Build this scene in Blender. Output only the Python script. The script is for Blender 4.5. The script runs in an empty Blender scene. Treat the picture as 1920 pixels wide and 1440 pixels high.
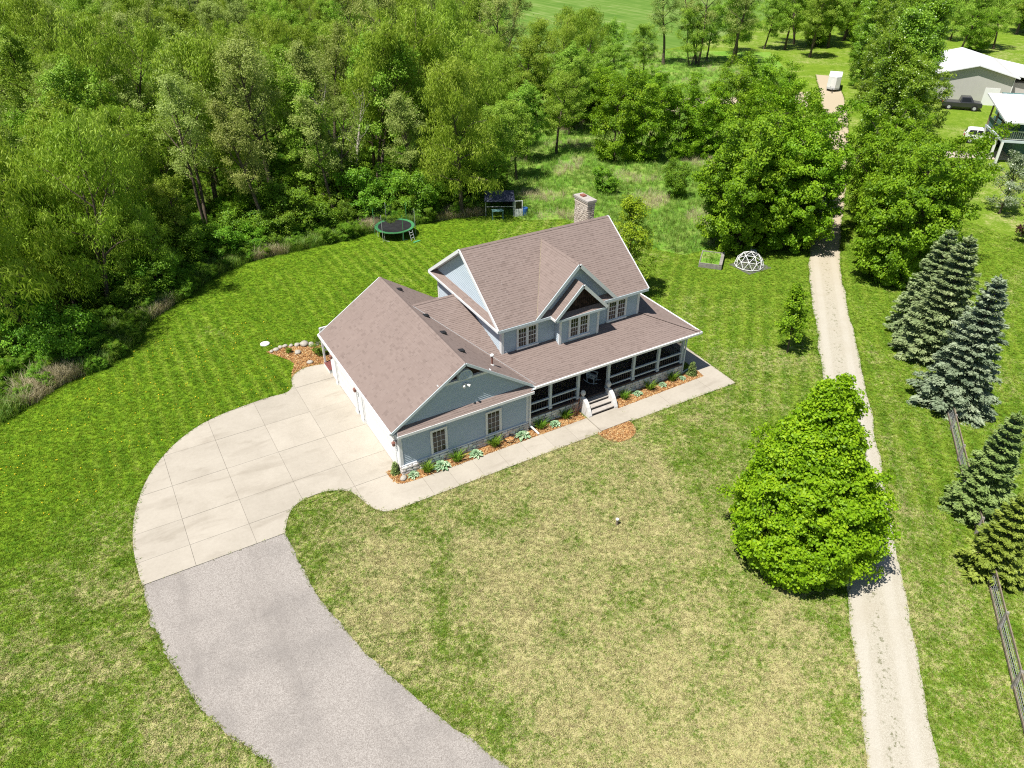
import bpy, bmesh, math, random
import numpy as np
from mathutils import Vector, Matrix
from mathutils.geometry import tessellate_polygon

sc = bpy.context.scene
COL = sc.collection
R = math.radians
rng = np.random.default_rng(7)
random.seed(11)

# ------------------------------------------------------------------ camera, sky, sun, exposure
cam = bpy.data.cameras.new('camera'); camo = bpy.data.objects.new('camera', cam); COL.objects.link(camo)
CAM = (-10.438, -29.899, 26.862)
camo.location = CAM
camo.rotation_euler = (R(90 - 33.868), 0, R(-30.212))
cam.sensor_fit = 'HORIZONTAL'; cam.sensor_width = 36.0; cam.lens = 26.04
cam.clip_start = 0.5; cam.clip_end = 1500
sc.camera = camo

w = bpy.data.worlds.new('World'); sc.world = w; w.use_nodes = True
sky = w.node_tree.nodes.new('ShaderNodeTexSky'); sky.sky_type = 'NISHITA'; sky.sun_disc = False
sky.sun_elevation = R(63.5); sky.sun_rotation = R(-102)
sky.air_density = 1.0; sky.dust_density = 0.6; sky.ozone_density = 1.0
bg = w.node_tree.nodes['Background']; bg.inputs['Strength'].default_value = 0.062
w.node_tree.links.new(sky.outputs[0], bg.inputs['Color'])

sun = bpy.data.lights.new('sun', 'SUN'); sun.energy = 5.0; sun.angle = R(0.53); sun.color = (1.0, 0.955, 0.88)
suno = bpy.data.objects.new('sun', sun); COL.objects.link(suno)
SUNV = Vector((math.cos(R(63.5)) * math.cos(R(12)), math.cos(R(63.5)) * math.sin(R(12)), -math.sin(R(63.5))))
suno.rotation_euler = SUNV.to_track_quat('-Z', 'Y').to_euler(); suno.location = (0, 0, 60)

sc.view_settings.view_transform = 'Standard'; sc.view_settings.look = 'None'
sc.view_settings.exposure = 0.60; sc.view_settings.gamma = 1.0; sc.view_settings.use_curve_mapping = False
sc.render.engine = 'CYCLES'
sc.cycles.max_bounces = 6; sc.cycles.diffuse_bounces = 3; sc.cycles.glossy_bounces = 2
sc.cycles.transmission_bounces = 4; sc.cycles.transparent_max_bounces = 8
sc.cycles.use_denoising = False; sc.cycles.filter_width = 1.15
sc.cycles.use_adaptive_sampling = False; sc.cycles.sample_clamp_indirect = 4.0
sc.cycles.caustics_reflective = False; sc.cycles.caustics_refractive = False

# ------------------------------------------------------------------ objects and tags
def tag(o, label=None, cat=None, group=None, kind=None):
    if label: o['label'] = label
    if cat: o['category'] = cat
    if group: o['group'] = group
    if kind: o['kind'] = kind
    return o
def link(o, parent=None):
    COL.objects.link(o)
    if parent is not None: o.parent = parent
    return o
def thing(name, loc, label, cat, group=None, rz=0.0):
    o = bpy.data.objects.new(name, None); o.empty_display_size = 0.2
    o.location = loc; o.rotation_euler = (0, 0, rz)
    link(o); return tag(o, label, cat, group)
def dup(root, loc, rz=0.0, s=None, label=None, group=None):
    r = root.copy(); COL.objects.link(r); r.location = loc; r.rotation_euler = (0, 0, rz)
    if s is not None: r.scale = (s, s, s) if np.isscalar(s) else s
    if label: r['label'] = label
    if group: r['group'] = group
    for ch in root.children:
        c = ch.copy(); COL.objects.link(c); c.parent = r
        for g in ch.children:
            d = g.copy(); COL.objects.link(d); d.parent = c
    return r
def mesh_np(name, V, F, mat, parent=None, attrs=None, smooth=False, linkit=True):
    """V (n,3) array, F list of (m,k) arrays or one array; attrs {name: per-face values}"""
    V = np.asarray(V, dtype=np.float32)
    Fs = F if isinstance(F, list) else [F]
    me = bpy.data.meshes.new(name)
    me.vertices.add(len(V)); me.vertices.foreach_set('co', V.ravel())
    nl = sum(f.size for f in Fs); nf = sum(len(f) for f in Fs)
    me.loops.add(nl); me.polygons.add(nf)
    me.loops.foreach_set('vertex_index', np.concatenate([f.ravel() for f in Fs]).astype(np.int32))
    tot = np.concatenate([np.full(len(f), f.shape[1]) for f in Fs]).astype(np.int32)
    st = np.concatenate([[0], np.cumsum(tot)[:-1]]).astype(np.int32)
    me.polygons.foreach_set('loop_start', st)
    me.polygons.foreach_set('loop_total', tot)
    if smooth: me.polygons.foreach_set('use_smooth', np.ones(nf, dtype=bool))
    if attrs:
        for k, v in attrs.items():
            a = me.attributes.new(k, 'FLOAT', 'FACE'); a.data.foreach_set('value', np.asarray(v, dtype=np.float32))
    if mat is not None: me.materials.append(mat)
    me.update(calc_edges=True)
    o = bpy.data.objects.new(name, me)
    if linkit: link(o, parent)
    return o

class MB:
    """collects shapes, builds ONE mesh object"""
    def __init__(s): s.v = []; s.f = []; s.r = []
    def add(s, vs, fs, r=None):
        b = len(s.v); s.v.extend([tuple(p) for p in vs]); s.f.extend([tuple(i + b for i in f) for f in fs])
        s.r.extend([random.random() if r is None else r] * len(fs)); return s
    def box(s, x0, x1, y0, y1, z0, z1, r=None):
        vs = [(x0,y0,z0),(x1,y0,z0),(x1,y1,z0),(x0,y1,z0),(x0,y0,z1),(x1,y0,z1),(x1,y1,z1),(x0,y1,z1)]
        return s.add(vs, [(0,3,2,1),(4,5,6,7),(0,1,5,4),(1,2,6,5),(2,3,7,6),(3,0,4,7)], r)
    def hexa(s, vs, r=None):
        return s.add(vs, [(0,3,2,1),(4,5,6,7),(0,1,5,4),(1,2,6,5),(2,3,7,6),(3,0,4,7)], r)
    def beam(s, p0, p1, w, h, up=(0,0,1), r=None):
        """box along p0-p1, w wide sideways, h tall along up, centred on the line"""
        p0 = Vector(p0); p1 = Vector(p1); d = (p1 - p0).normalized(); up = Vector(up)
        side = d.cross(up)
        if side.length < 1e-4: side = d.cross(Vector((1,0,0)))
        side.normalize(); u = side.cross(d).normalized()
        a = side * (w/2); b = u * (h/2)
        return s.hexa([p0-a-b, p0+a-b, p1+a-b, p1-a-b, p0-a+b, p0+a+b, p1+a+b, p1-a+b], r)
    def tube(s, pts, radii, n=8, cap=True, r=None):
        pts = [Vector(p) for p in pts]
        if np.isscalar(radii): radii = [radii]*len(pts)
        rings = []; ref = None
        for i, p in enumerate(pts):
            d = (pts[min(i+1, len(pts)-1)] - pts[max(i-1, 0)])
            if d.length < 1e-9: d = Vector((0,0,1))
            d.normalize()
            if ref is None:
                ref = d.orthogonal().normalized()
            ref = (ref - d*ref.dot(d))
            if ref.length < 1e-6: ref = d.orthogonal()
            ref.normalize(); q = d.cross(ref)
            rings.append([p + (ref*math.cos(2*math.pi*k/n) + q*math.sin(2*math.pi*k/n))*radii[i] for k in range(n)])
        vs = [v for ring in rings for v in ring]; fs = []
        for i in range(len(pts)-1):
            for k in range(n):
                fs.append((i*n+k, i*n+(k+1)%n, (i+1)*n+(k+1)%n, (i+1)*n+k))
        if cap: fs.append(tuple(range(n))[::-1]); fs.append(tuple((len(pts)-1)*n+k for k in range(n)))
        return s.add(vs, fs, r)
    def lathe(s, prof, c=(0,0,0), n=16, r=None):
        vs = []; fs = []
        for (rad, z) in prof:
            for k in range(n): vs.append((c[0]+rad*math.cos(2*math.pi*k/n), c[1]+rad*math.sin(2*math.pi*k/n), c[2]+z))
        for i in range(len(prof)-1):
            for k in range(n): fs.append((i*n+k, i*n+(k+1)%n, (i+1)*n+(k+1)%n, (i+1)*n+k))
        fs.append(tuple(range(n))[::-1]); fs.append(tuple((len(prof)-1)*n+k for k in range(n)))
        return s.add(vs, fs, r)
    def prism(s, poly, z0, z1, r=None):
        """poly: list of (x,y), may be concave"""
        a = sum(poly[i][0]*poly[(i+1)%len(poly)][1]-poly[(i+1)%len(poly)][0]*poly[i][1] for i in range(len(poly)))
        if a < 0: poly = poly[::-1]
        n = len(poly); tris = tessellate_polygon([[Vector((p[0],p[1],0)) for p in poly]])
        vs = [(p[0],p[1],z1) for p in poly] + [(p[0],p[1],z0) for p in poly]
        fs = []
        for t in tris:
            A,B,Cc = (poly[i] for i in t)
            cr = (B[0]-A[0])*(Cc[1]-A[1])-(B[1]-A[1])*(Cc[0]-A[0])
            if abs(cr) < 1e-9: continue
            fs.append(tuple(t) if cr > 0 else tuple(t)[::-1])
        for i in range(n): fs.append((i, n+i, n+(i+1)%n, (i+1)%n))
        return s.add(vs, fs, r)
    def build(s, name, mat, parent=None, smooth=False, kind=None, label=None, linkit=True):
        me = bpy.data.meshes.new(name); me.from_pydata(s.v, [], s.f); me.materials.append(mat)
        a = me.attributes.new('rnd', 'FLOAT', 'FACE'); a.data.foreach_set('value', np.asarray(s.r, dtype=np.float32))
        if smooth: me.polygons.foreach_set('use_smooth', np.ones(len(me.polygons), dtype=bool))
        me.update()
        o = bpy.data.objects.new(name, me)
        if linkit: link(o, parent)
        if kind: o['kind'] = kind
        if label: o['label'] = label
        return o
def inst(src, name, loc, parent=None, rot=(0,0,0), scale=(1,1,1)):
    o = bpy.data.objects.new(name, src.data); o.location = loc; o.rotation_euler = rot; o.scale = scale
    return link(o, parent)
def clip_convex(sub, con):
    """Sutherland-Hodgman in 2D, con counter-clockwise convex"""
    out = list(sub)
    for i in range(len(con)):
        a = con[i]; b = con[(i+1) % len(con)]
        ex, ey = b[0]-a[0], b[1]-a[1]
        inp = out; out = []
        if not inp: return []
        def side(p): return ex*(p[1]-a[1]) - ey*(p[0]-a[0])
        for j in range(len(inp)):
            p = inp[j]; q = inp[(j+1) % len(inp)]; sp = side(p); sq = side(q)
            if sp >= -1e-9: out.append(p)
            if (sp > 1e-9 and sq < -1e-9) or (sp < -1e-9 and sq > 1e-9):
                t = sp/(sp-sq); out.append((p[0]+(q[0]-p[0])*t, p[1]+(q[1]-p[1])*t))
    return out
def ccw(poly):
    a = sum(poly[i][0]*poly[(i+1)%len(poly)][1]-poly[(i+1)%len(poly)][0]*poly[i][1] for i in range(len(poly)))
    return poly if a > 0 else poly[::-1]
def smooth_line(pts, k=5):
    """Catmull-Rom through pts"""
    out = []; n = len(pts)
    for i in range(n-1):
        p0 = pts[max(i-1,0)]; p1 = pts[i]; p2 = pts[i+1]; p3 = pts[min(i+2,n-1)]
        for j in range(k):
            t = j/k; t2 = t*t; t3 = t2*t
            out.append(tuple(0.5*((2*p1[c]) + (-p0[c]+p2[c])*t + (2*p0[c]-5*p1[c]+4*p2[c]-p3[c])*t2 + (-p0[c]+3*p1[c]-3*p2[c]+p3[c])*t3) for c in (0,1)))
    out.append(tuple(pts[-1])); return out
def in_poly(P, poly):
    P = np.asarray(P); x, y = P[:,0], P[:,1]; ins = np.zeros(len(P), bool); n = len(poly)
    for i in range(n):
        x1, y1 = poly[i]; x2, y2 = poly[(i+1) % n]
        c = ((y1 > y) != (y2 > y)) & (x < (x2-x1)*(y-y1)/((y2-y1) if y2 != y1 else 1e-12) + x1)
        ins ^= c
    return ins
def dist_line(P, line):
    P = np.asarray(P); best = np.full(len(P), 1e9)
    for i in range(len(line)-1):
        a = np.array(line[i]); b = np.array(line[i+1]); ab = b-a; L = max((ab**2).sum(), 1e-9)
        t = np.clip(((P-a)@ab)/L, 0, 1); best = np.minimum(best, np.linalg.norm(P-(a+t[:,None]*ab), axis=1))
    return best
_cy, _sy, _cp, _sp = math.cos(R(30.212)), math.sin(R(30.212)), math.cos(R(33.868)), math.sin(R(33.868))
def in_sight(P, margin=1.12, h=0.0):
    """which ground points lie in the part of the place that is looked at"""
    q = np.column_stack([np.asarray(P)[:,0]-CAM[0], np.asarray(P)[:,1]-CAM[1], np.full(len(P), h-CAM[2])])
    f = q@np.array([_sy*_cp, _cy*_cp, -_sp]); r = q@np.array([_cy, -_sy, 0]); u = q@np.array([_sy*_sp, _cy*_sp, _cp])
    return (f > 1) & (np.abs(r/f) < 0.691*margin) & (np.abs(u/f) < 0.518*margin)
# ------------------------------------------------------------------ materials
class NT:
    def __init__(s, name):
        s.m = bpy.data.materials.new(name); s.m.use_nodes = True; s.t = s.m.node_tree
        s.b = s.t.nodes['Principled BSDF']; s.out = s.t.nodes['Material Output']
    def n(s, typ, **kw):
        x = s.t.nodes.new(typ)
        for k, v in kw.items(): setattr(x, k, v)
        return x
    def l(s, a, b): s.t.links.new(a, b)
    def put(s, sock, v):
        if hasattr(v, 'is_linked') or isinstance(v, bpy.types.NodeSocket): s.l(v, sock)
        else:
            if sock.type == 'RGBA' and len(v) == 3: v = (*v, 1)
            sock.default_value = v
    def pos(s):
        a = s.n('ShaderNodeVectorMath', operation='ADD'); s.l(s.n('ShaderNodeNewGeometry').outputs['Position'], a.inputs[0]); a.inputs[1].default_value = (0.0,0.0,3.37); return a.outputs[0]
    def objco(s): return s.n('ShaderNodeTexCoord').outputs['Object']
    def rnd(s, name='rnd'): return s.n('ShaderNodeAttribute', attribute_name=name).outputs['Fac']
    def orand(s): return s.n('ShaderNodeObjectInfo').outputs['Random']
    def noise(s, vec, scale, detail=3, rough=0.55, dist=0.0):
        x = s.n('ShaderNodeTexNoise'); s.l(vec, x.inputs['Vector']); x.inputs['Scale'].default_value = scale
        x.inputs['Detail'].default_value = detail; x.inputs['Roughness'].default_value = rough; x.inputs['Distortion'].default_value = dist
        return x.outputs['Fac']
    def vor(s, vec, scale, feature='F1', out='Distance'):
        x = s.n('ShaderNodeTexVoronoi', feature=feature); s.l(vec, x.inputs['Vector']); x.inputs['Scale'].default_value = scale
        return x.outputs[out]
    def scale(s, vec, v):
        x = s.n('ShaderNodeMapping'); s.l(vec, x.inputs['Vector']); x.inputs['Scale'].default_value = v; return x.outputs[0]
    def rot(s, vec, z, v=(1,1,1)):
        x = s.n('ShaderNodeMapping'); s.l(vec, x.inputs['Vector']); x.inputs['Rotation'].default_value = (0,0,z); x.inputs['Scale'].default_value = v; return x.outputs[0]
    def math(s, op, a, b=0.0, c=0.0, clamp=False):
        x = s.n('ShaderNodeMath', operation=op, use_clamp=clamp)
        s.put(x.inputs[0], a); s.put(x.inputs[1], b); s.put(x.inputs[2], c); return x.outputs[0]
    def mr(s, v, a, b, c=0.0, d=1.0, smooth=True):
        x = s.n('ShaderNodeMapRange', interpolation_type='SMOOTHSTEP' if smooth else 'LINEAR')
        s.l(v, x.inputs['Value'])
        for k, q in zip(('From Min','From Max','To Min','To Max'), (a,b,c,d)): x.inputs[k].default_value = q
        return x.outputs['Result']
    def ramp(s, fac, stops):
        x = s.n('ShaderNodeValToRGB'); s.l(fac, x.inputs[0]); e = x.color_ramp.elements
        while len(e) > 1: e.remove(e[-1])
        e[0].position = stops[0][0]; e[0].color = (*stops[0][1], 1)
        for p, c in stops[1:]:
            q = e.new(p); q.color = (*c, 1)
        return x.outputs[0]
    def mix(s, fac, a, b, blend='MIX'):
        x = s.n('ShaderNodeMix', data_type='RGBA', blend_type=blend, clamp_factor=True)
        s.put(x.inputs[0], fac); s.put(x.inputs[6], a); s.put(x.inputs[7], b); return x.outputs[2]
    def hsv(s, col, h=0.5, sat=1.0, v=1.0):
        x = s.n('ShaderNodeHueSaturation'); s.put(x.inputs['Color'], col); s.put(x.inputs['Hue'], h); s.put(x.inputs['Saturation'], sat); s.put(x.inputs['Value'], v); return x.outputs[0]
    def bump(s, h, strength=0.3, dist=0.02):
        x = s.n('ShaderNodeBump'); s.l(h, x.inputs['Height']); x.inputs['Strength'].default_value = strength; x.inputs['Distance'].default_value = dist
        s.l(x.outputs[0], s.b.inputs['Normal'])
    def base(s, col, rough=0.8, spec=0.3, metal=0.0):
        s.put(s.b.inputs['Base Color'], col); s.put(s.b.inputs['Roughness'], rough)
        s.b.inputs['Specular IOR Level'].default_value = spec; s.b.inputs['Metallic'].default_value = metal; return s.m

def paint(name, col, rough=0.55, var=0.10, nscale=3.0, spec=0.35, dirt=0.0, dirtcol=(0.25,0.22,0.18)):
    t = NT(name); p = t.objco(); f = t.noise(p, nscale, 4); d = tuple(c*(1-var) for c in col)
    c = t.mix(t.mr(f, 0.3, 0.7), d, col)
    if dirt: c = t.mix(t.mr(t.noise(p, nscale*2.3, 5, 0.65), 0.5, 0.85, 0, dirt), c, dirtcol)
    return t.base(c, rough, spec)

# --- lawn colour: the same field of lush and dried-out turf feeds the soil sheet and the blades on it
def lawn_colour(t, blades=False):
    p = t.pos(); s = t.n('ShaderNodeSeparateXYZ'); t.l(p, s.inputs[0]); x, y = s.outputs[0], s.outputs[1]
    fm = t.n('ShaderNodeMapping'); t.l(p, fm.inputs['Vector']); fm.inputs['Scale'].default_value = (1,1,0); fm.inputs['Location'].default_value = (0,0,3.37); flat = fm.outputs[0]; M_ = t.math
    # how dried-out the turf is: thin soil in front of the house, thicker at the back
    d1 = t.mr(y, 9.0, -3.0)
    gx = M_('DIVIDE', M_('SUBTRACT', x, 0.0), 15.0); g = M_('EXPONENT', M_('MULTIPLY', M_('MULTIPLY', gx, gx), -1.0))
    dry = M_('MULTIPLY', d1, M_('MULTIPLY_ADD', g, 0.52, 0.38))
    dry = M_('MAXIMUM', dry, t.mr(x, 18.0, 30.0, 0.0, 0.36))
    big = t.noise(flat, 0.13, 4, 0.6, 0.6); med = t.noise(flat, 0.8, 4, 0.65, 0.5); fine = t.noise(flat, 4.6, 5, 0.72, 0.5)
    vfine = t.noise(flat, 17.0, 3, 0.75)
    v = M_('MULTIPLY_ADD', big, 0.85, M_('MULTIPLY_ADD', med, 0.60, M_('MULTIPLY_ADD', fine, 1.0, M_('MULTIPLY', vfine, 0.75))))
    k = M_('ADD', v, M_('MULTIPLY', dry, 0.50))
    straw = t.mr(k, 1.80, 2.17)
    # mown swaths: arcs along the wood, short strokes beside the drive, straight passes along the lane
    wob = M_('MULTIPLY', t.noise(flat, 0.22, 2), 3.2)
    rx = M_('SUBTRACT', x, 9.0); ry = M_('SUBTRACT', y, 6.0); r = M_('SQRT', M_('ADD', M_('MULTIPLY', rx, rx), M_('MULTIPLY', ry, ry)))
    s_arc = M_('SINE', M_('MULTIPLY_ADD', r, 5.0, wob)); s_fan = M_('SINE', M_('MULTIPLY_ADD', x, 6.6, M_('MULTIPLY_ADD', wob, 0.25, M_('MULTIPLY', t.noise(flat, 0.04, 1), 16.0))))
    ln = M_('SUBTRACT', M_('MULTIPLY', x, 0.69), M_('MULTIPLY', y, 0.724)); s_lane = M_('SINE', M_('MULTIPLY_ADD', ln, 5.4, wob))
    w_arc = M_('MULTIPLY', M_('MULTIPLY', t.mr(r, 21.5, 24.0), t.mr(y, 7.0, 13.0)), t.mr(x, 30.0, 22.0)); w_arc = M_('MULTIPLY', w_arc, 0.0)
    w_fan = M_('MULTIPLY', M_('MULTIPLY', t.mr(x, 20.0, 12.0), t.mr(y, 5.0, 9.5)), t.mr(r, 27.0, 22.5, 0.15, 1.0))
    w_lane = M_('MAXIMUM', M_('MULTIPLY', t.mr(x, 16.0, 22.0, 0.0, 0.9), t.mr(x, 60.0, 45.0)), t.mr(y, -2.0, -6.0, 0.0, 0.28))
    S = M_('ADD', M_('MULTIPLY', s_arc, w_arc), M_('ADD', M_('MULTIPLY', s_fan, w_fan), M_('MULTIPLY', s_lane, w_lane)))
    S = M_('MULTIPLY', S, t.mr(t.noise(flat, 0.12, 3), 0.36, 0.60, 0.25, 1.0))
    tex = M_('MULTIPLY_ADD', fine, 0.55, M_('MULTIPLY', med, 0.45))
    lushg = t.ramp(tex, [(0.30,(0.066,0.137,0.009)),(0.46,(0.120,0.214,0.010)),(0.60,(0.170,0.272,0.015)),(0.8,(0.250,0.326,0.037))])
    thing_ = t.ramp(tex, [(0.30,(0.073,0.131,0.013)),(0.46,(0.131,0.200,0.021)),(0.60,(0.189,0.257,0.032)),(0.8,(0.267,0.315,0.063))])
    green = t.mix(M_('MULTIPLY', dry, 1.1), lushg, thing_)
    green = t.mix(t.mr(S, 0.0, 0.9, 0.0, 0.36), green, (0.242,0.315,0.042))
    green = t.mix(t.mr(S, 0.0, -0.9, 0.0, 0.28), green, (0.054,0.126,0.009))
    strawc = t.ramp(vfine, [(0.25,(0.294,0.247,0.115)),(0.5,(0.409,0.357,0.183)),(0.8,(0.525,0.467,0.273))])
    c = t.mix(M_('MULTIPLY', straw, 0.86), green, strawc)
    soil = t.mr(t.noise(flat, 1.9, 5, 0.75, 0.6), 0.62, 0.75, 0, 1)
    c = t.mix(M_('MULTIPLY', M_('MULTIPLY', soil, dry), 0.5), c, (0.30,0.24,0.155))
    if blades:
        r_ = t.orand()
        c = t.hsv(c, M_('MULTIPLY_ADD', r_, 0.05, 0.475), 1.0, M_('MULTIPLY_ADD', r_, 0.75, 0.80))
    return c, fine, vfine
t = NT('lawn'); c, f1, f2 = lawn_colour(t); MAT_LAWN = t.base(c, 0.95, 0.1); t.bump(t.math('ADD', f1, t.math('MULTIPLY', f2, 0.6)), 0.55, 0.06)
def leafy(name, colsock_fn, trans=0.35, rough=0.55, spec=0.25):
    t = NT(name); c = colsock_fn(t); t.base(c, rough, spec)
    tr = t.n('ShaderNodeBsdfTranslucent'); t.l(t.mix(0.45, c, (0.30,0.42,0.02), 'MIX'), tr.inputs['Color'])
    mx = t.n('ShaderNodeMixShader'); mx.inputs[0].default_value = trans
    t.l(t.b.outputs[0], mx.inputs[1]); t.l(tr.outputs[0], mx.inputs[2]); t.l(mx.outputs[0], t.out.inputs['Surface'])
    return t.m
def _bl(t): return lawn_colour(t, True)[0]
MAT_BLADE = leafy('grass_blade', _bl, 0.25, 0.6, 0.15)

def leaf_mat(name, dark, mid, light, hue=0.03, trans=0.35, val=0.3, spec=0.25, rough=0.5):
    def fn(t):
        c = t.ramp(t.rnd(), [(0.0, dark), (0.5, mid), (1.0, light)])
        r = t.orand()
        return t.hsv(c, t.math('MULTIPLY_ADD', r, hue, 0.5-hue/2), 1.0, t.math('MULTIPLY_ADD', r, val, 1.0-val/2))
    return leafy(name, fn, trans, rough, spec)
ML = dict(
 wood = leaf_mat('leaf_wood', (0.145, 0.26, 0.018), (0.265, 0.425, 0.036), (0.43, 0.57, 0.088), 0.035, 0.42, 0.3),
 olive = leaf_mat('leaf_olive', (0.185, 0.245, 0.045), (0.33, 0.405, 0.09), (0.49, 0.55, 0.17), 0.03, 0.42, 0.3),
 willow = leaf_mat('leaf_willow', (0.175, 0.295, 0.018), (0.305, 0.465, 0.038), (0.47, 0.61, 0.09), 0.025, 0.44, 0.25),
 maple = leaf_mat('leaf_maple', (0.085, 0.19, 0.007), (0.195, 0.365, 0.013), (0.34, 0.52, 0.026), 0.012, 0.40, 0.2),
 limemaple = leaf_mat('leaf_lime_maple', (0.12, 0.245, 0.005), (0.245, 0.435, 0.01), (0.4, 0.58, 0.022), 0.0, 0.42, 0.0),
 shrub = leaf_mat('leaf_shrub', (0.075, 0.18, 0.012), (0.165, 0.325, 0.02), (0.29, 0.46, 0.036), 0.03, 0.38, 0.4),
 poplar = leaf_mat('leaf_poplar', (0.095, 0.19, 0.012), (0.205, 0.35, 0.022), (0.34, 0.49, 0.05), 0.02, 0.40, 0.25, 0.5, 0.36),
 spruce = leaf_mat('needle_blue', (0.095, 0.14, 0.085), (0.22, 0.28, 0.17), (0.37, 0.43, 0.285), 0.02, 0.15, 0.15),
 spruce2 = leaf_mat('needle_grey_green', (0.095,0.150,0.062), (0.225,0.305,0.130), (0.38,0.46,0.22), 0.02, 0.15, 0.15),
 fir = leaf_mat('needle_green', (0.075, 0.118, 0.03), (0.165, 0.235, 0.065), (0.28, 0.355, 0.11), 0.02, 0.15, 0.2),
 gold = leaf_mat('needle_gold', (0.085, 0.12, 0.014), (0.19, 0.25, 0.034), (0.32, 0.38, 0.065), 0.01, 0.18, 0.1),
 silver = leaf_mat('leaf_silver', (0.12,0.17,0.075), (0.25,0.32,0.17), (0.42,0.48,0.33), 0.0, 0.3, 0.1, 0.5, 0.35),
 purple = leaf_mat('leaf_purple', (0.018,0.006,0.008), (0.050,0.013,0.016), (0.10,0.035,0.035), 0.0, 0.25, 0.1),
 blossom = leaf_mat('leaf_blossom', (0.22,0.26,0.12), (0.45,0.48,0.36), (0.72,0.72,0.62), 0.0, 0.3, 0.1),
 locust = leaf_mat('leaf_locust', (0.16, 0.24, 0.01), (0.29, 0.41, 0.018), (0.44, 0.55, 0.035), 0.0, 0.42, 0.0),
 reed = leaf_mat('weed_blade', (0.085,0.185,0.018), (0.190,0.320,0.045), (0.36,0.42,0.13), 0.05, 0.3, 0.5),
 straw = leaf_mat('dry_stalk', (0.25,0.20,0.11), (0.42,0.36,0.21), (0.60,0.54,0.38), 0.02, 0.2, 0.4),
 daylily = leaf_mat('daylily_blade', (0.055, 0.13, 0.01), (0.14, 0.27, 0.02), (0.26, 0.42, 0.045), 0.02, 0.3, 0.2),
 hosta = leaf_mat('hosta_leaf', (0.10,0.21,0.085), (0.24,0.40,0.22), (0.58,0.68,0.46), 0.02, 0.2, 0.15),
)
def bark(name, a, b):
    t = NT(name); p = t.scale(t.objco(), (6,6,1.2)); f = t.noise(p, 2.5, 5, 0.7); m = t.base(t.ramp(f, [(0.3,a),(0.7,b)]), 0.9, 0.15); t.bump(f, 0.6, 0.03); return m
MAT_BARK = bark('bark', (0.055,0.042,0.032), (0.17,0.135,0.10))
MAT_BARK_PALE = bark('bark_pale', (0.26,0.225,0.19), (0.50,0.45,0.39))
MAT_TWIG = bark('twig_red', (0.10,0.045,0.030), (0.22,0.11,0.075))

# --- concrete
t = NT('concrete'); p = t.pos(); f = t.noise(p, 0.55, 4, 0.6, 0.3); g = t.noise(p, 5.0, 5, 0.7); h = t.noise(p, 70.0, 2)
st = t.noise(t.rot(p, 0.35, (0.35,1.1,1)), 0.9, 4, 0.6, 0.6)
c = t.ramp(t.math('MULTIPLY_ADD', f, 0.6, t.math('MULTIPLY', g, 0.4)), [(0.3,(0.339,0.305,0.252)),(0.5,(0.389,0.352,0.295)),(0.7,(0.431,0.393,0.332))])
c = t.mix(t.mr(st, 0.50, 0.74, 0, 0.48), c, (0.246,0.214,0.170))
c = t.mix(t.mr(h, 0.35, 0.7, 0, 0.20), c, (0.285,0.256,0.213))
c = t.hsv(c, 0.5, 1.0, t.math('MULTIPLY_ADD', t.orand(), 0.09, 0.955))
MAT_CONC = t.base(c, 0.88, 0.2); t.bump(t.math('ADD', g, h), 0.12, 0.01)
MAT_JOINT = paint('joint', (0.33,0.30,0.26), 0.95, 0.4, 8, 0.05)
# --- weathered asphalt with pale stone showing
t = NT('asphalt'); p = t.pos(); f = t.noise(p, 0.4, 4, 0.6); v = t.vor(p, 40.0, 'F1', 'Color'); sv = t.n('ShaderNodeSeparateColor'); t.l(v, sv.inputs[0])
g = t.noise(p, 30.0, 3, 0.75)
c = t.ramp(t.math('MULTIPLY_ADD', sv.outputs[0], 0.55, t.math('MULTIPLY', g, 0.45)), [(0.18,(0.192,0.171,0.153)),(0.42,(0.271,0.246,0.224)),(0.62,(0.329,0.302,0.276)),(0.85,(0.424,0.394,0.363))])
trk = t.noise(t.rot(p, 0.25, (1.0,0.16,1)), 0.55, 3, 0.6)
c = t.mix(t.mr(trk, 0.48, 0.70, 0, 0.38), c, (0.181,0.163,0.149))
c = t.mix(t.mr(f, 0.42, 0.72, 0, 0.35), c, (0.153,0.141,0.132))
cr = t.mr(t.vor(t.rot(p, 0.4), 0.33, 'DISTANCE_TO_EDGE'), 0.0, 0.010, 1, 0)
c = t.mix(t.math('MULTIPLY', t.math('MULTIPLY', cr, t.mr(t.noise(p, 0.35, 2), 0.45, 0.62)), 0.18), c, (0.088,0.080,0.074))
MAT_ASPH = t.base(c, 0.92, 0.15); t.bump(g, 0.25, 0.010)
# --- crushed limestone lane
t = NT('gravel_lane'); p = t.pos(); s = t.n('ShaderNodeSeparateXYZ'); t.l(p, s.inputs[0])
f = t.noise(p, 0.7, 4, 0.6); g = t.noise(p, 16.0, 4, 0.75); v = t.vor(p, 45.0, 'F1', 'Color'); sv = t.n('ShaderNodeSeparateColor'); t.l(v, sv.inputs[0])
c = t.ramp(t.math('MULTIPLY_ADD', g, 0.5, t.math('MULTIPLY', sv.outputs[0], 0.5)), [(0.2,(0.315,0.285,0.225)),(0.5,(0.387,0.357,0.291)),(0.8,(0.459,0.433,0.365))])
lane_n = t.math('SUBTRACT', t.math('MULTIPLY', s.outputs[0], 0.69), t.math('MULTIPLY', s.outputs[1], 0.724))
crown = t.mr(t.math('ABSOLUTE', t.math('SUBTRACT', lane_n, 23.95)), 0.10, 0.55, 1, 0)
c = t.mix(t.math('MULTIPLY', t.math('MULTIPLY', crown, t.mr(t.noise(p, 4.5, 4, 0.7), 0.55, 0.66)), 0.75), c, (0.104,0.108,0.044))
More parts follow.
